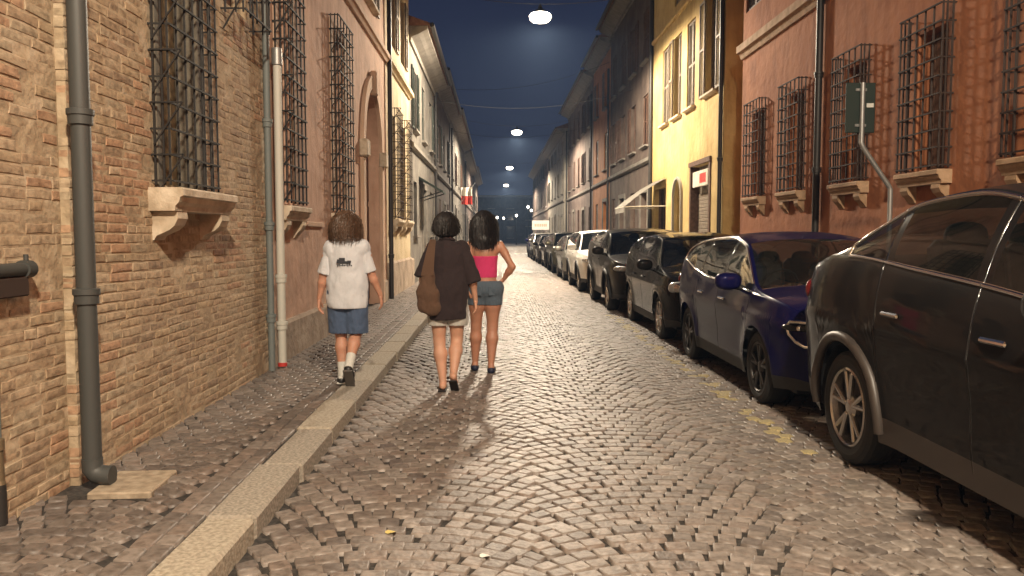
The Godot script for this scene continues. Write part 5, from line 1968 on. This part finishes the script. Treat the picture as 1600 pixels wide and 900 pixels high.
func boy() -> void:
	var t := thing("person", "person with shaggy brown hair in white T-shirt and blue shorts walking along the kerb", "person", "", P(-1.40, WALK + 0.008, 7.55))
	var hipl := Vector3(-0.085, 0.84, -0.01)
	var hipr := Vector3(0.085, 0.84, -0.01)
	var knl := Vector3(-0.075, 0.46, -0.05)
	var anl := Vector3(-0.055, 0.085, 0.02)
	var knr := Vector3(0.07, 0.47, -0.02)
	var anr := Vector3(0.045, 0.20, 0.22)
	var shl := Vector3(-0.165, 1.30, 0.0)
	var shr := Vector3(0.165, 1.30, 0.0)
	var ell := Vector3(-0.215, 1.03, 0.02)
	var wrl := Vector3(-0.265, 0.80, 0.0)
	var elr := Vector3(0.215, 1.05, -0.02)
	var wrr := Vector3(0.30, 0.83, -0.07)
	var hc := Vector3(0.0, 1.485, -0.01)
	var mb := MB.new()
	var b := []
	b += limb(hipl, knl, anl, 0.078, 0.05, 0.033, 1.05)
	b += limb(hipr, knr, anr, 0.078, 0.05, 0.033, 1.05)
	b += limb(shl, ell, wrl, 0.045, 0.036, 0.024)
	b += limb(shr, elr, wrr, 0.045, 0.036, 0.024)
	b += [[hipl, hipr, 0.085, 0.085], [Vector3(0, 0.88, 0), Vector3(0, 1.2, 0), 0.13, 0.14, 1.3], [Vector3(-0.1, 1.26, 0), Vector3(0.1, 1.26, 0), 0.075, 0.075], [Vector3(0, 1.3, 0.01), Vector3(0, 1.44, 0.0), 0.055, 0.05]]
	blob(mb, b, 0.013, 0.03)
	head_shape(mb, hc, 0.97)
	hand(mb, wrl, Vector3(0.0, -1, 0.05).normalized(), Vector3(1, 0, 0), Vector3(0, 0, -1), 0.92)
	hand(mb, wrr, Vector3(0.12, -0.95, -0.2).normalized(), Vector3(-1, 0, 0), Vector3(0, 0.2, -1).normalized(), 0.92)
	add("body", mb, M.skin_boy, t)
	eyes(t, hc, 0.97)
	mb = MB.new()
	blob(mb, [[hc + Vector3(0, 0.04, 0.02), hc + Vector3(0, 0.01, 0.04), 0.112, 0.108], [hc + Vector3(-0.05, -0.04, 0.03), hc + Vector3(0.05, -0.04, 0.03), 0.075, 0.075], [hc + Vector3(0, -0.09, 0.05), hc + Vector3(0, -0.12, 0.05), 0.06, 0.035]], 0.009, 0.03, 0.02, 24.0)
	strands(mb, hc, 1.0, 2200, 0.21, 0.62, 0.55, 0.004, 0.16)
	add("hair", mb, M.hair_brown, t)
	# T-shirt
	mb = MB.new()
	b = [[Vector3(0, 0.78, 0.0), Vector3(0, 0.95, 0.0), 0.195, 0.19, 1.4], [Vector3(0, 0.95, 0), Vector3(0, 1.2, 0), 0.19, 0.185, 1.4], [Vector3(-0.13, 1.275, 0.0), Vector3(0.13, 1.275, 0.0), 0.09, 0.09], [Vector3(0, 1.28, 0.01), Vector3(0, 1.355, 0.0), 0.1, 0.07]]
	sleeve(mb, shl + Vector3(0.03, 0, 0), ell + Vector3(0.01, 0, 0), 1.0, 0.066, 0.07)
	sleeve(mb, shr + Vector3(-0.03, 0, 0), elr + Vector3(-0.01, 0, 0), 1.0, 0.066, 0.07)
	blob(mb, b, 0.0105, 0.035, 0.017, 9.0, [[Vector3(0, -1, 0), Vector3(0, 0.715, 0)]] )
	var tee := add("t_shirt", mb, M.tee_white, t)
	# the small dark print between the shoulders: a low wide shape over two lines of lettering
	mb = MB.new()
	var zb := 0.146
	for q in [[-0.055, 1.168, 0.024, 0.02], [-0.02, 1.176, 0.055, 0.03], [-0.005, 1.15, 0.13, 0.022], [0.045, 1.158, 0.035, 0.016]]:
		mb.cbox(Vector3(q[0], q[1], zb - absf(q[0]) * 0.12), Vector3(q[2], q[3], 0.006), 0.002)
	for k in 9:
		mb.cbox(Vector3(-0.06 + k * 0.0155, 1.122 + 0.004 * (k % 2), zb - absf(-0.06 + k * 0.0155) * 0.12), Vector3(0.011, 0.018 - 0.004 * (k % 3), 0.006), 0.002)
	add("print", mb, M.print_ink, tee)
	# shorts
	mb = MB.new()
	blob(mb, [[Vector3(-0.06, 0.86, 0), Vector3(0.06, 0.86, 0), 0.13, 0.13, 1.2], [hipl, knl + Vector3(-0.005, 0.0, 0), 0.108, 0.112], [hipr, knr + Vector3(0.005, 0.0, 0), 0.108, 0.112]], 0.0105, 0.025, 0.012, 14.0, [[Vector3(0, -1, 0), Vector3(0, 0.475, 0)]])
	add("shorts", mb, M.denim_blue, t)
	# socks and shoes: left foot flat, right foot pushing off with its sole to the back
	mb = MB.new()
	mb.tube([anl + Vector3(0, -0.03, 0), anl + Vector3(-0.002, 0.05, -0.005), anl + Vector3(-0.004, 0.12, -0.015)], [0.043, 0.041, 0.045], 14)
	add("sock", mb, M.sock_white, t)
	mb = MB.new()
	var up := (knr - anr).normalized()
	mb.tube([anr - up * 0.03, anr + up * 0.05, anr + up * 0.12], [0.043, 0.041, 0.045], 14)
	add("sock", mb, M.sock_white, t)
	mb = MB.new()
	shoe(mb, anl + Vector3(0, -0.083, 0.045), anl + Vector3(-0.01, -0.083, -0.15), 0.088, 0.07)
	var sh := add("shoe", mb, M.shoe_black, t)
	mb = MB.new()
	mb.cbox(anl + Vector3(0, -0.072, -0.05), Vector3(0.088, 0.022, 0.26), 0.01)
	mb.tube([anl + Vector3(-0.02, -0.02, 0.062), anl + Vector3(0.02, -0.02, 0.062)], 0.016, 8)
	add("sole", mb, M.sock_white, sh)
	mb = MB.new()
	var hl := anr + Vector3(0.0, -0.02, 0.055)
	var to := anr + Vector3(0.005, -0.165, -0.075)
	shoe(mb, hl + Vector3(0, -0.02, -0.02), to, 0.088, 0.02)
	sh = add("shoe", mb, M.shoe_black, t)
	mb = MB.new()
	var ax := (hl - to).normalized()
	var nrm := ax.cross(Vector3.RIGHT).normalized()
	if nrm.z < 0:
		nrm = -nrm
	mb.cbox((hl + to) * 0.5 + nrm * 0.035, Vector3(0.086, 0.02, 0.25), 0.009, Basis(Vector3.RIGHT, nrm, Vector3.RIGHT.cross(nrm)))
	add("sole", mb, M.sole_grey, sh)

func woman_in_shirt() -> void:
	var at := P(-0.47, 0.002, 7.75)
	var t := thing("person", "person with short dark hair in loose dark maroon shirt carrying a brown bag", "person", "", at)
	var hipl := Vector3(-0.085, 0.86, 0)
	var hipr := Vector3(0.085, 0.86, 0)
	var knl := Vector3(-0.085, 0.47, -0.03)
	var anl := Vector3(-0.045, 0.075, 0.06)
	var knr := Vector3(0.085, 0.48, -0.06)
	var anr := Vector3(0.06, 0.165, 0.14)
	var shl := Vector3(-0.165, 1.385, 0)
	var shr := Vector3(0.165, 1.385, 0)
	var ell := Vector3(-0.235, 1.12, 0.05)
	var wrl := Vector3(-0.22, 0.92, -0.08)
	var elr := Vector3(0.235, 1.11, 0.03)
	var wrr := Vector3(0.27, 0.87, -0.03)
	var hc := Vector3(-0.01, 1.575, -0.02)
	var mb := MB.new()
	var b := []
	b += limb(hipl, knl, anl, 0.09, 0.054, 0.034, 1.08)
	b += limb(hipr, knr, anr, 0.09, 0.054, 0.034, 1.08)
	b += limb(shl, ell, wrl, 0.043, 0.035, 0.023)
	b += limb(shr, elr, wrr, 0.043, 0.035, 0.023)
	b += [[hipl, hipr, 0.1, 0.1], [Vector3(0, 0.9, 0), Vector3(0, 1.28, 0), 0.12, 0.13, 1.3], [Vector3(-0.1, 1.34, 0), Vector3(0.1, 1.34, 0), 0.07, 0.07], [Vector3(0, 1.38, 0.01), Vector3(0, 1.52, -0.005), 0.052, 0.047]]
	# bare feet in thin sandals: left flat, right with the heel lifted
	b += [[anl + Vector3(0, -0.03, 0.03), anl + Vector3(-0.005, -0.045, -0.07), 0.034, 0.03], [anl + Vector3(-0.005, -0.045, -0.07), anl + Vector3(-0.012, -0.055, -0.15), 0.034, 0.02]]
	b += [[anr + Vector3(0, -0.01, 0.035), anr + Vector3(0.005, -0.075, -0.03), 0.034, 0.03], [anr + Vector3(0.005, -0.075, -0.03), anr + Vector3(0.012, -0.135, -0.085), 0.034, 0.022]]
	blob(mb, b, 0.012, 0.03)
	head_shape(mb, hc, 1.0)
	hand(mb, wrl, Vector3(0.1, -0.9, -0.3).normalized(), Vector3(1, 0, 0), Vector3(0, 0.3, -1).normalized(), 0.9, 0.8)
	hand(mb, wrr, Vector3(0.05, -1, -0.08).normalized(), Vector3(-1, 0, 0.1).normalized(), Vector3(0, 0, -1), 0.92)
	add("body", mb, M.skin_fair, t)
	eyes(t, hc, 1.0)
	mb = MB.new()
	blob(mb, [[hc + Vector3(0, 0.045, 0.02), hc + Vector3(0, 0.02, 0.035), 0.115, 0.112], [hc + Vector3(-0.06, -0.02, 0.03), hc + Vector3(0.06, -0.02, 0.03), 0.07, 0.07]], 0.009, 0.03, 0.012, 26.0)
	strands(mb, hc, 1.04, 1800, 0.11, 0.3, 0.22, 0.0038, 0.124)
	add("hair", mb, M.hair_dark, t)
	# oversized shirt with half sleeves and a collar
	mb = MB.new()
	b = [[Vector3(0.0, 0.74, 0.01), Vector3(0, 1.0, 0.01), 0.185, 0.2, 1.3], [Vector3(0, 1.0, 0.01), Vector3(0, 1.26, 0), 0.2, 0.19, 1.35], [Vector3(-0.13, 1.355, 0), Vector3(0.13, 1.355, 0), 0.085, 0.085], [Vector3(0, 1.36, 0.01), Vector3(0, 1.45, 0.0), 0.09, 0.062]]
	sleeve(mb, shl + Vector3(0.03, 0, 0), ell, 1.12, 0.07, 0.078)
	sleeve(mb, shr + Vector3(-0.03, 0, 0), elr, 1.25, 0.07, 0.076)
	blob(mb, b, 0.0105, 0.035, 0.018, 8.0, [[Vector3(0.05, -1, 0).normalized(), Vector3(0, 0.69, 0)]])
	var sh := add("shirt", mb, M.shirt_maroon, t)
	mb = MB.new()
	var ring := []
	for k in 17:
		var a := TAU * k / 16.0
		ring.append(Vector3(cos(a) * 0.068, 1.455 + 0.012 * sin(a), 0.0 + sin(a) * 0.062))
	mb.tube(ring, 0.014, 6, false)
	add("collar", mb, M.shirt_maroon, sh)
	mb = MB.new()
	blob(mb, [[Vector3(-0.05, 0.85, 0), Vector3(0.05, 0.85, 0), 0.135, 0.135, 1.15], [hipl, knl, 0.11, 0.112], [hipr, knr, 0.11, 0.112]], 0.0105, 0.02, 0.008, 14.0, [[Vector3(0, -1, 0), Vector3(0, 0.625, 0)]])
	add("shorts", mb, M.shorts_pale, t)
	for q in [[anl, 0.0], [anr, 1.0]]:
		mb = MB.new()
		var an: Vector3 = q[0]
		if q[1] == 0.0:
			mb.cbox(an + Vector3(-0.004, -0.069, -0.05), Vector3(0.08, 0.012, 0.25), 0.005)
		else:
			var hl := an + Vector3(0, -0.04, 0.06)
			var to := an + Vector3(0.012, -0.16, -0.1)
			var dir := (hl - to).normalized()
			mb.cbox((hl + to) * 0.5 + Vector3(0, -0.012, 0.012), Vector3(0.08, 0.014, 0.24), 0.005, Basis(Vector3.RIGHT, dir.cross(Vector3.RIGHT), dir))
		add("sandal", mb, M.shoe_black, t)
	# the bag hangs from the left shoulder
	t = thing("shoulder_bag", "slouchy brown canvas bag hanging from the shoulder of the person in maroon", "bag", "", at + Vector3(-0.22, 0.72, 0.15))
	mb = MB.new()
	blob(mb, [[Vector3(0.05, 0.45, 0.0), Vector3(0.03, 0.25, 0.0), 0.055, 0.088, 1.6], [Vector3(0.02, 0.22, 0.0), Vector3(0.06, 0.2, 0.0), 0.088, 0.095, 1.6], [Vector3(0.02, 0.12, 0.0), Vector3(0.08, 0.09, 0.0), 0.085, 0.08, 1.5]], 0.01, 0.05, 0.016, 12.0)
	add("sack", mb, M.canvas_brown, t)
	mb = MB.new()
	for k in 12:
		var s0 := k / 12.0
		var s1 := (k + 1) / 12.0
		var pa := Vector3(0.04 + 0.045 * s0, 0.4 + 0.34 * s0, 0.04 - 0.03 * s0 - 0.12 * pow(s0, 4.0))
		var pb := Vector3(0.04 + 0.045 * s1, 0.4 + 0.34 * s1, 0.04 - 0.03 * s1 - 0.12 * pow(s1, 4.0))
		var wa := lerpf(0.06, 0.03, s0)
		var wb := lerpf(0.06, 0.03, s1)
		for o in [0.0, -0.008]:
			mb.quad(pa + Vector3(-wa, 0, o), pa + Vector3(wa, 0, o), pb + Vector3(wb, 0, o), pb + Vector3(-wb, 0, o), Vector3(0, 0, 1.0 if o == 0.0 else -1.0))
		mb.quad(pa + Vector3(-wa, 0, 0), pb + Vector3(-wb, 0, 0), pb + Vector3(-wb, 0, -0.008), pa + Vector3(-wa, 0, -0.008), Vector3(-1, 0, 0))
		mb.quad(pa + Vector3(wa, 0, 0), pb + Vector3(wb, 0, 0), pb + Vector3(wb, 0, -0.008), pa + Vector3(wa, 0, -0.008), Vector3(1, 0, 0))
	add("strap", mb, M.canvas_brown, t)

func woman_in_pink() -> void:
	var t := thing("person", "person with long black hair in pink strapless top and denim shorts, hand on hip", "person", "", P(-0.12, 0.002, 8.75))
	var hipl := Vector3(-0.085, 0.9, 0)
	var hipr := Vector3(0.085, 0.9, 0)
	var knl := Vector3(-0.10, 0.5, -0.08)
	var anl := Vector3(-0.115, 0.085, -0.12)
	var knr := Vector3(0.08, 0.5, -0.01)
	var anr := Vector3(0.065, 0.085, 0.06)
	var shl := Vector3(-0.165, 1.40, 0)
	var shr := Vector3(0.165, 1.40, 0)
	var ell := Vector3(-0.21, 1.12, 0.06)
	var wrl := Vector3(-0.15, 0.93, 0.08)
	var elr := Vector3(0.295, 1.16, 0.1)
	var wrr := Vector3(0.2, 1.02, 0.02)
	var hc := Vector3(-0.01, 1.62, -0.01)
	var mb := MB.new()
	var b := []
	b += limb(hipl, knl, anl, 0.092, 0.055, 0.034, 1.1)
	b += limb(hipr, knr, anr, 0.092, 0.055, 0.034, 1.1)
	b += limb(shl, ell, wrl, 0.042, 0.034, 0.023)
	b += limb(shr, elr, wrr, 0.042, 0.034, 0.023)
	b += [[hipl, hipr, 0.098, 0.098], [Vector3(0, 0.93, 0), Vector3(0, 1.1, 0), 0.135, 0.115, 1.25], [Vector3(0, 1.1, 0), Vector3(0, 1.3, 0), 0.115, 0.135, 1.3], [Vector3(-0.1, 1.355, 0), Vector3(0.1, 1.355, 0), 0.068, 0.068], [Vector3(0, 1.39, 0.01), Vector3(0, 1.55, 0.0), 0.05, 0.046]]
	b += [[anl + Vector3(0, -0.035, 0.025), anl + Vector3(-0.01, -0.055, -0.14), 0.035, 0.025], [anr + Vector3(0, -0.035, 0.025), anr + Vector3(0.01, -0.055, -0.14), 0.035, 0.025]]
	blob(mb, b, 0.012, 0.03)
	head_shape(mb, hc, 1.0)
	hand(mb, wrl, Vector3(0.2, -0.95, 0.05).normalized(), Vector3(0, 0, -1), Vector3(1, 0, 0), 0.92)
	hand(mb, wrr, Vector3(-0.55, -0.7, -0.35).normalized(), Vector3(-0.7, 0.3, 0).normalized(), Vector3(-0.3, 0.3, 0.9).normalized(), 0.9)
	add("body", mb, M.skin_tan, t)
	eyes(t, hc, 1.0)
	mb = MB.new()
	blob(mb, [[hc + Vector3(0, 0.04, 0.02), hc + Vector3(0, 0.01, 0.035), 0.112, 0.11], [hc + Vector3(0, -0.02, 0.05), hc + Vector3(0, -0.16, 0.065), 0.115, 0.125, 1.2], [hc + Vector3(-0.03, -0.15, 0.06), hc + Vector3(0.03, -0.19, 0.065), 0.1, 0.085, 1.5]], 0.009, 0.03, 0.012, 18.0)
	strands(mb, hc, 1.04, 2200, 0.34, 0.2, 0.08, 0.0038, 0.134)
	add("hair", mb, M.hair_black, t)
	mb = MB.new()
	blob(mb, [[Vector3(0, 1.0, 0), Vector3(0, 1.1, 0), 0.13, 0.124, 1.25], [Vector3(0, 1.1, 0), Vector3(0, 1.34, 0), 0.124, 0.15, 1.3]], 0.009, 0.03, 0.004, 22.0, [[Vector3(0, -1, 0), Vector3(0, 1.04, 0)], [Vector3(0, 1, 0.05).normalized(), Vector3(0, 1.28, 0)]])
	add("strapless_top", mb, M.pink_top, t)
	mb = MB.new()
	blob(mb, [[Vector3(0, 0.96, 0), Vector3(0, 1.05, 0), 0.148, 0.142, 1.2], [hipl + Vector3(0, 0.03, 0.01), hipr + Vector3(0, 0.02, 0.015), 0.122, 0.122], [hipl, hipl.lerp(knl, 0.6), 0.112, 0.102], [hipr, hipr.lerp(knr, 0.6), 0.112, 0.102]], 0.0105, 0.025, 0.006, 18.0, [[Vector3(0, -1, 0), Vector3(0, 0.74, 0)], [Vector3(0, 1, 0), Vector3(0, 1.005, 0)]])
	var so := add("denim_shorts", mb, M.denim_grey, t)
	mb = MB.new()
	for e in [-1.0, 1.0]:
		mb.cbox(Vector3(e * 0.08, 0.9, 0.124), Vector3(0.085, 0.1, 0.012), 0.004, Basis(Vector3.UP, e * 0.35))
	add("pocket", mb, M.denim_grey, so)
	for an in [anl, anr]:
		mb = MB.new()
		shoe(mb, an + Vector3(0, -0.08, 0.035), an + Vector3(signf(an.x) * 0.01, -0.08, -0.15), 0.085, 0.05)
		add("shoe", mb, M.shoe_navy, t)
